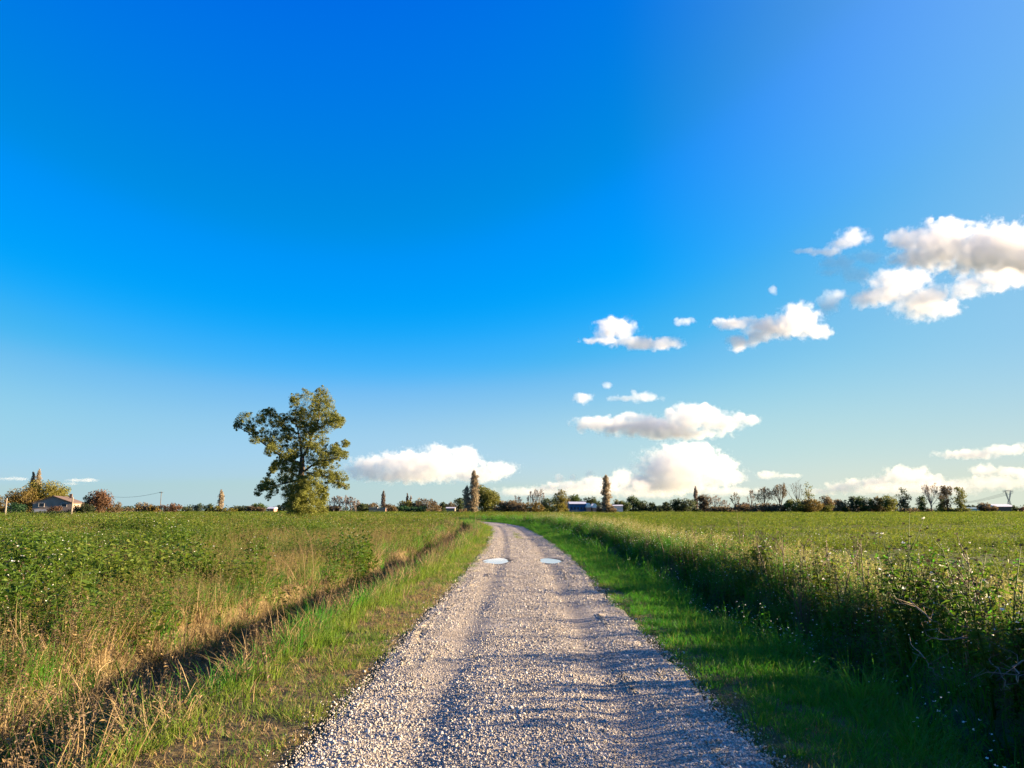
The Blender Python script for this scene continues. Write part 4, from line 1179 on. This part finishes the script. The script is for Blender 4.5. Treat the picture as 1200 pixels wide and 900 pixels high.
T('bare', 1092, 566, 22, 350, 'grey', 'fan shaped pale tree with bare rising branches', dens=1.5, trunk_mat=M_PALEBARK)
T('tall', 1111, 568, 15, 350, 'tan', 'tan tree of the last close pair toward the pylon', dens=1.1)
T('tall', 1126, 569, 12, 350, 'olive', 'olive tree of the last close pair toward the pylon', dens=1.1)
T('shrub', 1105, 582, 12, 352, 'green', 'green shrub at the foot of the last close pair of trees')
T('hedge', 1117, 594, 34, 352, 'olive', 'low olive scrub along the feet of the last close pair', cat='hedge')
T('round', 1137, 591, 16, 700, 'bluish', 'far hazy blue green tree past the last close pair')
T('round', 1153, 588, 13, 420, 'brown', 'rounded brown tree between the greenhouse and the white roofed barn')
T('round', 1164, 592, 10, 420, 'tan', 'small tan tree at the end of the white roofed barn')
T('tall', 1189.5, 592, 6, 420, 'dark', 'small dark conifer in front of the white roofed barn')
T('shrub', 1199, 593, 9, 420, 'rust', 'rusty shrub cut by the photo edge beyond the white roofed barn')

T('hedge', 1010, 590, 62, 378, 'brown', 'long brown underbrush along the feet of the even sized row', cat='hedge')
T('hedge', 978, 592, 30, 374, 'olive', 'short olive underbrush before the even sized row', cat='hedge')
T('hedge', 765, 593, 60, 440, 'dark', 'long dark underbrush beside the massive dark tree', cat='hedge')
T('hedge', 826, 593, 26, 410, 'dark', 'dark underbrush at the foot of the bare spindly poplar', cat='hedge')
T('hedge', 880, 591, 30, 372, 'brown', 'brown underbrush in front of the thin bare poking tree', cat='hedge')
T('hedge', 945, 590, 50, 358, 'olive', 'olive underbrush below the leafless dead tree and its neighbour', cat='hedge')
T('hedge', 592, 592, 40, 405, 'brown', 'brown underbrush past the dense round green tree', cat='hedge')
T('hedge', 640, 593, 50, 398, 'olive', 'olive underbrush between the golden bush and the blue hall', cat='hedge')
T('hedge', 160, 594, 60, 410, 'brown', 'low brown underbrush behind the round tan tree', cat='hedge')
T('hedge', 445, 593, 60, 445, 'dark', 'low dark underbrush behind the orange building', cat='hedge')
# the far woods close the horizon as one mass
r = np.random.default_rng(77)
C, RA, N = [], [], []
for i in range(620):
    u = r.uniform(-140, 1340); Y = r.uniform(820, 1150)
    p = at(u, 598, Y); h = r.uniform(3.5, 8.5) * (.75 + .5 * vnoise(np.array([u]), np.array([0.]), 60, 3)[0])
    C.append((p[0], p[1], h*.45)); RA.append((r.uniform(4, 9), 4, h*.55)); N.append(26)
V, F = leaf_cloud(r, C, RA, N, 2.4)
V[:, 2] = np.maximum(V[:, 2], 0.02)
tag(link('far_woods', mesh_np('far_woods', V, F), None, LEAF['bluish']), 'far blue green woods closing the flat horizon', 'woods', None, 'stuff')
# ---------------------------------------------------------------- buildings, poles and pylons far off
def plain(name, c, rough=.85, var=.18, sc=.8, metal=0.0):
    m, nt, out = new_mat(name)
    g = nd(nt, 'ShaderNodeNewGeometry'); n = nd(nt, 'ShaderNodeTexNoise', Scale=sc, Detail=6.0)
    nt.links.new(g.outputs['Position'], n.inputs['Vector'])
    r = ramp(nt, [(.3, tuple(x*(1-var) for x in c)), (.7, tuple(min(.95, x*(1+var)) for x in c))])
    nt.links.new(n.outputs['Fac'], r.inputs[0])
    b = nd(nt, 'ShaderNodeBsdfPrincipled', Roughness=rough, Metallic=metal); nt.links.new(r.outputs[0], b.inputs['Base Color'])
    nt.links.new(b.outputs[0], out.inputs['Surface'])
    return m
M_PLASTER = plain('warm_plaster', (.27,.215,.17)); M_TILE = plain('brown_roof_tile', (.10,.068,.05)); M_GLASSY = plain('dark_window_glass', (.03,.035,.045), .2)
M_WHITEWALL = plain('white_render', (.5,.48,.45)); M_ORANGE = plain('orange_render', (.48,.27,.16)); M_BLUE = plain('blue_cladding', (.03,.10,.20))
M_PVC = plain('white_canvas', (.75,.74,.70), .6); M_ROOFW = plain('pale_roof_sheet', (.60,.60,.60), .5); M_CONC = plain('pale_concrete', (.20,.17,.13))
M_WOOD = plain('weathered_pole_wood', (.11,.085,.06)); M_STEEL = plain('galvanised_steel', (.22,.22,.23), .5, metal=.6); M_WIRE = plain('dark_wire', (.05,.05,.05)); M_PINK = plain('pink_brick', (.38,.19,.13)); M_TEAL = plain('greenhouse_glass', (.28,.38,.36), .3)
M_FRAME = plain('pale_window_frame', (.5,.47,.42))

def gable_house(name, label, cat, u, Y, w, d, eave, ridge, rz, wall, roof, wins, over=.35, doors=()):
    """front gable faces the camera; wins: (x, z, w, h) on the front wall"""
    c = at(u, 598, Y); c[2] = 0
    root = tag(empty(name, c, rz), label, cat)
    hw = w/2
    mb = MB()
    f = [(-hw,0,-.1),(hw,0,-.1),(hw,0,eave),(0,0,ridge),(-hw,0,eave)]
    bk = [(x, d, z) for x, y, z in f]
    n = 0
    mb.v = f + bk
    mb.f = [(0,1,2,3,4), (9,8,7,6,5), (0,5,6,1), (1,6,7,2), (4,9,5,0)]
    mb.build('wall', wall, root)
    mr_ = MB(); sl = (ridge - eave) / hw
    for sgn in (-1, 1):
        e = (sgn*(hw+over), eave - sl*over)
        a, b = (-over, d + over)
        q = [(0,a,ridge+.03),(e[0],a,e[1]+.03),(e[0],b,e[1]+.03),(0,b,ridge+.03)]
        q2 = [(x, y, z+.22) for x, y, z in q]
        k = len(mr_.v); mr_.v += q + q2
        mr_.f += [tuple(k+i for i in t) for t in ((0,1,2,3),(7,6,5,4),(0,4,5,1),(1,5,6,2),(2,6,7,3),(3,7,4,0))]
    mr_.build('roof', roof, root)
    for x, z, ww, hh in wins:
        wi = MB()
        for sx in (-1, 1): wi.box((x + sx*(ww/2+.05), -.03, z), (.1, .12, hh + .2))
        wi.box((x, -.03, z + hh/2 + .05), (ww, .12, .1)); wi.box((x, -.05, z - hh/2 - .05), (ww + .3, .16, .1))
        wo_ = wi.build('window', M_FRAME, root)
        MB().box((x, -.005, z), (ww, .05, hh)).build('pane', M_GLASSY, wo_)
    return root
h_ = gable_house('farmhouse', 'pale farmhouse with a low brown gable roof among the golden trees', 'house', 61, 250, 11.4, 14, 3.9, 6.0, R(14), M_PLASTER, M_TILE, [(-3.2, 3.3, 1.5, 1.1), (3.3, 3.3, 1.5, 1.1)])
MB().box((-3.3, -.06, .9), (3.6, .12, 2.0)).build('wall_panel', M_WHITEWALL, h_)
MB().box((2.6, 9, 6.3), (.8, .8, 1.4)).build('chimney', M_TILE, [o for o in h_.children if o.name.startswith('roof')][0])

def hall(name, label, cat, u0, u1, top, Y, depth, wall, roof, split=False, wins=0, rise=.4):
    a, b = at(u0, 598, Y), at(u1, 598, Y)
    H = at((u0+u1)/2, top, Y)[2]; w = b[0] - a[0]
    root = tag(empty(name, ((a[0]+b[0])/2, Y, 0)), label, cat)
    mb = MB()
    if split:
        mb.box((-w*.24, depth/2, H*.48), (w*.5, depth, H*.96)); mb.box((w*.26, depth/2, H*.45), (w*.49, depth*.9, H*.90))
    else: mb.box((0, depth/2, H*.46), (w, depth, H*.92))
    mb.build('wall', wall, root)
    rf = MB()
    if split:
        rf.box((-w*.24, depth/2, H*.98), (w*.53, depth+.6, H*.05)); rf.box((w*.27, depth/2, H*.93), (w*.49, depth, H*.05))
    else:
        hw, dd = w/2 + .3, depth + .3
        n = len(rf.v); rf.v += [(-hw,-.3,H*.92),(hw,-.3,H*.92),(hw,dd,H*.92),(-hw,dd,H*.92),(-hw,depth/2,H*.92+rise),(hw,depth/2,H*.92+rise)]
        rf.f += [(0,1,5,4),(2,3,4,5),(0,4,3),(1,2,5),(0,3,2,1)]
    rf.build('roof', roof, root)
    for k in range(wins):
        x = -w/2 + w*(k+.5)/wins
        MB().box((x, -.02, H*.5), (w/wins*.5, .1, H*.22)).build('window', M_GLASSY, root)
    return root
hall('flat_building', 'long low orange building at the far edge of the field', 'building', 432, 451.5, 595, 400, 8, M_ORANGE, M_ROOFW, split=True)
hall('small_house', 'tiny pink house between the reddish thicket and the big tree', 'house', 313, 321, 595.5, 430, 6, M_PINK, M_ROOFW, rise=.9, wins=2)
hall('blue_hall', 'blue clad hall with a pale roof in the tree line', 'building', 668, 687, 589.5, 400, 14, M_BLUE, M_ROOFW, wins=5, rise=1.2)
hall('white_shed', 'low white shed past the lone brown poplar', 'shed', 719, 730, 592, 410, 7, M_WHITEWALL, M_ROOFW, rise=.6)
hall('white_barn', 'long white roofed barn beneath the pylon', 'barn', 1168, 1190, 593, 460, 14, M_GLASSY, M_PVC, wins=0, rise=1.5)
hall('greenhouse', 'long low glass greenhouse beyond the last trees', 'greenhouse', 1129, 1148, 595.5, 520, 10, M_TEAL, M_TEAL, rise=.7)
hall('field_barn', 'small plain shed behind the dark hedge beside the twin poplars', 'shed', 523, 533, 595, 430, 6, M_CONC, M_ROOFW, rise=.6)

def tent(u, top, wpx, label):
    Y = 395; c = at(u, 598, Y); c[2] = 0; H = at(u, top, Y)[2]; w = wpx*Y/FPX
    root = tag(empty('storage_tent', c), label, 'tent', 'white tents beside the blue hall')
    MB().box((0, 5, H*.3), (w*.94, 10, H*.6)).build('wall', M_PINK, root)
    v, f, n = [], [], 12
    for y in (-.15, 10.2):
        for k in range(n + 1):
            a = math.pi*k/n
            v.append((w*.5*math.cos(a), y, H*.58 + H*.42*math.sin(a)))
    for k in range(n): f.append((k, k+1, n+2+k, n+1+k))
    f += [tuple(range(n, -1, -1)), tuple(range(n+1, 2*n+2)), (0, n+1, 2*n+1, n)]
    link('canopy', mesh_np('canopy', v, f), root, M_PVC)
tent(690, 589.5, 5.5, 'white arched tent close against the blue hall')
tent(697, 590, 5.5, 'white arched tent on the poplar side of its twin')

def post(u, top, Y, thick, label, mat, name='fence_post', cat='post', arm=0):
    c = at(u, 598, Y); c[2] = -.1; H = at(u, top, Y)[2] + .1
    root = tag(empty(name, c), label, cat)
    MB().tube([(0,0,0),(0,0,H)], [thick, thick*.8], 8).build('shaft', mat, root)
    if arm:
        m_ = MB(); m_.box((0, 0, H - .5), (arm, .14, .16))
        for s in (-1, 0, 1): m_.tube([(s*arm*.42, 0, H - .42), (s*arm*.42, 0, H - .16)], [.06, .05], 6)
        m_.build('crossarm', mat, root)
    else:
        MB().tube([(0,0,H),(0,0,H+.12)], [thick*1.15, thick*.7], 8).build('cap', mat, root)
    return root, c, H
post(6.5, 584.5, 150, .17, 'pale upright post beside the emerald bush at the photo edge', M_CONC)
post(84, 583.5, 150, .17, 'pale upright post standing before the farmhouse corner', M_CONC)
_, c1, H1 = post(187.5, 576, 330, .16, 'tall dark wooden utility pole between the round tan tree and rust bush', M_WOOD, 'utility_pole', 'pole', 1.6)
_, c2, H2 = post(126, 581, 430, .16, 'wooden utility pole mostly hidden behind the red tinged tree', M_WOOD, 'utility_pole', 'pole', 1.6)
def wire(p, q, sag, label, rad=.05):
    p, q = np.array(p), np.array(q)
    pts = [p + (q-p)*k/12 - np.array([0,0,sag*4*(k/12)*(1-k/12)]) for k in range(13)]
    mb = MB().tube(pts, [rad]*13, 4)
    tag(mb.build('power_line', M_WIRE), label, 'cable')
wire((c1[0], c1[1], c1[2]+H1-.2), (c2[0], c2[1], c2[2]+H2-.2), 1.3, 'thin sagging wire between the two wooden utility poles', .055)

def pylon(u, top, Y, label, sc=1.0):
    c = at(u, 598, Y); c[2] = 0; H = at(u, top, Y)[2]
    root = tag(empty('power_pylon', c), label, 'pylon')
    w = 5.2 * H / 22.0; t = .16 * max(1, Y/700)
    body = MB(); waist = H*.52
    cor = [(sx*w*.42, sy*w*.42) for sx in (-1,1) for sy in (-1,1)]
    for x, y in cor: body.tube([(x,y,0),(x*.28,y*.28,waist)], [t, t*.9], 4)
    nb = 5
    for i in range(nb):
        k0, k1 = i/nb, (i+1)/nb
        for (x0,y0),(x1,y1) in ((cor[0],cor[2]),(cor[2],cor[3]),(cor[3],cor[1]),(cor[1],cor[0])):
            s0, s1 = 1-.72*k0, 1-.72*k1
            body.tube([(x0*s0,y0*s0,waist*k0),(x1*s1,y1*s1,waist*k1)], [t*.5]*2, 3)
            body.tube([(x1*s0,y1*s0,waist*k0),(x0*s1,y0*s1,waist*k1)], [t*.5]*2, 3)
    body.build('tower', M_STEEL, root)
    vee = MB()
    for s in (-1, 1):
        for y in (-.3, .3):
            vee.tube([(s*w*.10, y, waist),(s*w*.62, y, H*.94)], [t*.9, t*.8], 4)
            vee.tube([(s*w*.02, y, waist),(s*w*.40, y, H*.94)], [t*.7, t*.7], 4)
        for i in range(4):
            k = (i+.5)/4; z = waist + (H*.94 - waist)*k
            vee.tube([(s*w*(.02+.38*k), 0, z),(s*w*(.10+.52*min(1,k+.12)), 0, z + .6)], [t*.5]*2, 3)
    vee.build('fork', M_STEEL, root)
    arm = MB(); arm.box((0,0,H*.95), (w*2.0, .5, t*2.2)); arm.box((0,0,H*.985), (w*1.25, .4, t*1.6))
    arm.build('crossarm', M_STEEL, root)
    for s in (-1, 0, 1):
        MB().tube([(s*w*.92, 0, H*.94),(s*w*.92, 0, H*.94 - 1.6)], [.14, .14], 6).build('insulator', M_GLASSY, root)
    return c, H, w
pc, pH, pw = pylon(1183.5, 574, 620, 'forked steel pylon rising behind the white roofed barn')
qc, qH, qw = pylon(1217, 571, 560, 'steel pylon past the photo edge that takes the forked pylon wires')
for s in (-1, 0, 1):
    a = (pc[0] + s*pw*.92, pc[1], pH*.94 - 1.6)
    e = at(1090, 590, 1150)
    wire(a, (e[0] + s*5, e[1], 13.0), 5.0, 'thin power line leaving the forked pylon, %s' % ('strand on the tree side', 'middle strand', 'strand on the barn side')[s+1], .09)

# ---------------------------------------------------------------- single plants that stand out near the road
def tall_weed(u, v, Y, top, label, seed, mat_leaf, n=3, leafy=26, dead=False, lean=.12, leaf_l=.10, bare_top=.35, heads=True):
    c = at(u, v, Y); gz_ = float(ground_z(np.array([c[0]]), np.array([c[1]]))[0])
    H = at(u, top, Y)[2] - gz_
    root = tag(empty('tall_weed', (c[0], c[1], gz_)), label, 'weed')
    r = random.Random(seed)
    st = MB(); lf = PB(seed); all_tips = []
    for k in range(n):
        a = r.uniform(0, 6.28); hh = H * (1 if k == 0 else r.uniform(.6, .92)); ln = lean * r.uniform(.4, 1.5) * hh
        p = lambda t: Vector((math.cos(a)*ln*t*t + math.cos(a)*.03*k, math.sin(a)*ln*t*t + math.sin(a)*.03*k, hh*t))
        st.tube([p(0), p(.35), p(.7), p(1)], [.011, .009, .006, .003], 5)
        tips = [p(1)]
        for q in range(5):
            t = r.uniform(.45, .92); b = r.uniform(0, 6.28); l = r.uniform(.10, .22)
            e = p(t) + Vector((math.cos(b)*l*.6, math.sin(b)*l*.6, l))
            st.tube([p(t), (p(t)+e)/2 + Vector((0,0,-.01)), e], [.004, .0035, .002], 4); tips.append(e)
        for q in range(leafy):
            t = r.uniform(.12, 1 - bare_top); b = r.uniform(0, 6.28); l = leaf_l*r.uniform(.6, 1.5)
            lf.leaf(p(t), (math.cos(b), math.sin(b), r.uniform(-.2,.6)), l, l*.5, mat_leaf, r.uniform(.1,.5))
        all_tips += tips
    st.build('stem', M_STEM if dead else M_WEED, root, True)
    if leafy:
        o = lf.make('leaves'); me = o.data; bpy.data.objects.remove(o); link('leaves', me, root)
    if heads:
        for e in all_tips:
            hd = PB(r.randrange(99999)); mt = M_STEM if dead or hd.r.random() < .92 else M_WHITE
            for q in range(6): hd.leaf(e, (hd.r.gauss(0,1), hd.r.gauss(0,1), hd.r.uniform(0,1.2)), .03, .022, mt, 0)
            o = hd.make('flower_head'); me = o.data; bpy.data.objects.remove(o); link('flower_head', me, root)
    return root
tall_weed(1062, 668, 9.6, 601, 'tallest dark leafy weed on the bank, reaching the skyline', 1, M_WEED, 7, 46, lean=.16, leaf_l=.09, bare_top=.22)
tall_weed(1040, 668, 9.8, 608, 'thin dark weed with drooping heads beside the tallest leafy weed', 2, M_WEED, 2, 10, lean=.18)
tall_weed(960, 665, 12.2, 636, 'bushy bright green weed above the bundle of straw', 3, M_FIELD, 10, 46, lean=.22, bare_top=.08, leaf_l=.085)
tall_weed(1075, 690, 9.0, 640, 'broad leafy weed low against the tallest leafy weed', 4, M_WEED, 8, 42, lean=.28, bare_top=.06, leaf_l=.08)
tall_weed(905, 660, 14, 628, 'slim pale weed with white heads in the seed grass', 5, M_FIELD, 2, 8, lean=.15)
tall_weed(1005, 660, 12.5, 628, 'slim weed with a white head between the bushy weed and the tallest weed', 6, M_FIELD, 2, 8, lean=.12)
tall_weed(868, 642, 19, 600, 'dry bare stalk reaching the far trees from the bank', 7, M_WEED, 2, 0, True, lean=.1, heads=True)
tall_weed(1150, 690, 8.0, 628, 'thin dry stalk leaning over the seed grass near the dead branches', 8, M_WEED, 2, 0, True, lean=.3)
tall_weed(1130, 700, 7.9, 634, 'spreading dark leafy weed behind the dead branches', 30, M_WEED, 8, 44, lean=.28, bare_top=.10, leaf_l=.078)
tall_weed(1178, 720, 6.9, 640, 'dark leafy weed near the photo edge above the dead branches', 31, M_WEED, 8, 44, lean=.28, bare_top=.10, leaf_l=.078)
tall_weed(893, 650, 16.2, 632, 'green leafy weed on the bank beside the slim pale weed', 32, M_WEED, 8, 40, lean=.25, bare_top=.08, leaf_l=.12)
tall_weed(790, 640, 26, 620, 'single dry weed on the bank half way to the bend', 9, M_WEED, 2, 6, True, lean=.12)
tall_weed(720, 622, 50, 606, 'far dry weed on the bank near the bend of the road', 10, M_WEED, 3, 8, True, lean=.12, leaf_l=.16)
for i, (u, top, Y, lab) in enumerate(((38, 612, 13.5, 'tall green weed on the field edge before the farmhouse'), (150, 622, 15, 'branchy dark green weed in the field before the red tinged tree'), (232, 626, 17, 'dark green weed clump before the slim lone poplar'), (300, 622, 19, 'leafy weed before the reddish brown thicket'), (12, 640, 9.5, 'bright green weed cut by the photo edge in the near field'))):
    tall_weed(u, 660, Y, top, lab, 20 + i, M_WEED, 7, 30, lean=.22, bare_top=.08, leaf_l=.11)
tall_weed(165, 800, 6.6, 778, 'small red leaved weed in the dead grass by the ditch', 40, LEAF['rust'], 4, 12, lean=.3, bare_top=0, heads=False, leaf_l=.05)

rs_ = random.Random(61)
for i in range(26):
    Y_ = 6.5 + 22 * rs_.random()**1.4; X_ = rs_.uniform(4.3, 5.6) + .2
    p_ = (600 + FPX * X_ / Y_)
    if p_ > 1215: continue
    zt_ = rs_.uniform(.85, 1.25)
    t_ = tall_weed(p_, 660, Y_, 598 + FPX * (EYE - zt_) / Y_, 'thin dry stalk standing among the seed grass on the bank', 300 + i, M_WEED, rs_.choice((1, 1, 2)), 0, True, lean=rs_.uniform(.1, .35))
    t_['group'] = 'dry stalks along the bank'; t_.name = 'dry_stalk'; t_['category'] = 'dry stalk'
def arc_stalk(pts, Y, label, rad=.006, mat=None):
    q = [at(u, v, Y + dy) for u, v, dy in pts]
    b = q[0].copy()
    root = tag(empty('arching_stalk', b), label, 'dry stalk', 'dry stalks arching over the ditch')
    q = [Vector(p - b) for p in q]
    n = len(q)
    MB().tube(q, [rad*(1 - .7*i/(n-1)) for i in range(n)], 5).build('stem', mat or M_STRAW, root, True)
    pb = PB(int(pts[0][0])); d = (q[-1] - q[-2])
    for k in range(14):
        p = q[-1] - d*(k/14)*.8
        pb.leaf(p, (pb.r.gauss(0,.6), pb.r.gauss(0,.6), pb.r.uniform(-.2,1)), .03, .012, M_STRAW)
    o = pb.make('seed_head'); me = o.data; bpy.data.objects.remove(o); link('seed_head', me, root)
arc_stalk([(357,690,0),(357,668,0),(355,650,0),(350,637,.1),(341,626,.2),(333,618,.3)], 14.5, 'tall dry stalk curving over beside the straight one above the ditch')
arc_stalk([(366,685,0),(367,665,0),(366,645,0),(363,630,.1),(356,618,.2)], 14.8, 'tall dry stalk, straightest of those arching above the ditch')
arc_stalk([(347,680,0),(338,664,0),(328,654,.1),(316,646,.2)], 14.2, 'short dry stalk bending low toward the tan grass')
arc_stalk([(112,800,0),(116,786,0),(124,778,.1),(134,774,.2)], 7.0, 'pale hooked stalk leaning over the near ditch', .005)
arc_stalk([(140,830,0),(143,800,0),(146,780,0)], 6.6, 'stiff pale stalk at the lip of the near ditch', .005)
arc_stalk([(215,770,0),(217,745,0),(219,728,0),(220,716,0)], 8.6, 'brown upright stalk beside the shaded hollow of the ditch', .006, M_STEM)
arc_stalk([(95,810,0),(85,795,0),(72,780,.1)], 6.8, 'pale stalk leaning away from the road above the near ditch', .005)

def bare_bush(u, v, Y, top, wpx, label, seed, name='bare_bush', n=46):
    c = at(u, v, Y); z = float(ground_z(np.array([c[0]]), np.array([c[1]]))[0])
    H = at(u, top, Y)[2] - z; W = wpx*Y/FPX
    root = tag(empty(name, (c[0], c[1], z)), label, 'bush')
    r = random.Random(seed); mb = MB()
    for k in range(n):
        a = r.uniform(0,6.28); w = W*.5*r.random()**.6; h = H*r.uniform(.5,1)*(1-.3*(w/W*2)**2)
        p1 = Vector((math.cos(a)*w*.45, math.sin(a)*w*.45, h*.5)); p2 = Vector((math.cos(a)*w, math.sin(a)*w, h))
        rr = max(.006, Y/FPX*.22)
        mb.tube([(math.cos(a)*.05, math.sin(a)*.05, 0), p1, p2], [rr, rr*.8, rr*.4], 4, False)
        for q in range(2):
            k2 = r.uniform(.3,.9); b = p1.lerp(p2, k2); e = b + Vector((r.gauss(0,.12), r.gauss(0,.12), r.uniform(.1,.3)))*H*.5
            mb.tube([b, e], [rr*.6, rr*.3], 3, False)
    mb.build('twigs', M_STEM, root)
bare_bush(521, 612, 62, 607, 24, 'dark leafless bush in the ditch where the road bends', 5, n=70)
bare_bush(940, 690, 12.0, 655, 34, 'bundle of bleached straw stems under the bushy bright weed', 8, 'dead_clump', 26)

def dead_branch(pts, Y, label, rad, seed, group='dead branches tangled on the bank'):
    q = [at(u, v, Y + dy) for u, v, dy in pts]; b = q[0].copy()
    root = tag(empty('dead_branch', b), label, 'branch', group)
    q = [Vector(p - b) for p in q]; n = len(q)
    r = random.Random(seed)
    # refine into a crooked line with thin ends
    P_ = []
    for i in range(n - 1):
        for k in range(4):
            P_.append(q[i].lerp(q[i+1], k/4) + Vector((r.gauss(0,.007), r.gauss(0,.02), r.gauss(0,.007))))
    P_.append(q[-1]); ext = (q[0] - q[1]).normalized()
    P_ = [P_[0] + ext*.12 + Vector((r.gauss(0,.03),0,r.gauss(0,.03))), P_[0] + ext*.05] + P_
    n = len(P_); rad *= .62
    MB().tube(P_, [rad*(.25 + .75*math.sin(math.pi*min(1,(i+.6)/n*1.15))**.6) if i < n*.8 else rad*(1-.9*(i-n*.8)/(n*.2)) for i in range(n)], 6).build('limb', M_DEAD, root, True)
    for i in range(7):
        s = P_[r.randrange(1, n)]; e = s + Vector((r.gauss(0,.17), r.gauss(0,.15), r.uniform(-.14,.16))); m_ = (s+e)/2 + Vector((r.gauss(0,.04), 0, r.gauss(0,.04)))
        e2 = e + Vector((r.gauss(0,.06), 0, r.gauss(0,.06)))
        MB().tube([s, m_, e, e2], [rad*.45, rad*.4, rad*.25, rad*.1], 4).build('twig', M_DEAD, root, True)
M_DEAD = bark('bleached_dead_wood', (.12,.09,.065), (.26,.205,.15))
dead_branch([(1075,712,.3),(1093,727,.1),(1113,742,0)], 8.0, 'short pale dead branch pointing up out of the bank tangle', .012, 1)
dead_branch([(1095,748,.2),(1120,749,0),(1145,747,0),(1156,748,0),(1175,758,-.2),(1195,771,-.4)], 7.4, 'longest bleached dead branch lying level then bending down', .013, 2)
dead_branch([(1150,747,0),(1175,752,.1),(1205,758,.2)], 7.5, 'straight grey dead branch behind the longest bleached one', .014, 3)
dead_branch([(1128,742,0),(1127,732,0),(1132,727,.05),(1140,727,.1)], 7.6, 'hooked dead stem curling upward above the longest branch', .009, 4)
dead_branch([(1120,708,.6),(1140,722,.4),(1160,737,.2),(1172,745,.1)], 7.8, 'thin dead branch slanting down from the seed grass', .010, 5)
dead_branch([(1158,768,0),(1172,790,-.2),(1182,806,-.3)], 6.9, 'dead stem dropping into the shaded ditch', .009, 6)
dead_branch([(1205,770,-.1),(1190,782,-.1),(1193,800,-.2)], 6.6, 'pale forked stump of dead wood by the photo edge', .012, 7)
dead_branch([(1075,762,.1),(1087,775,0),(1095,790,-.1)], 7.2, 'thin dark dead stem low in the shaded ditch weeds', .007, 8)
dead_branch([(1175,700,.5),(1190,715,.3),(1206,730,.2)], 7.6, 'dead stem crossing the seed grass at the photo edge', .009, 9)
dead_branch([(1090,700,.8),(1110,715,.5),(1128,732,.2),(1140,742,.1)], 8.0, 'thin dead branch parallel to the short pale one', .008, 10)
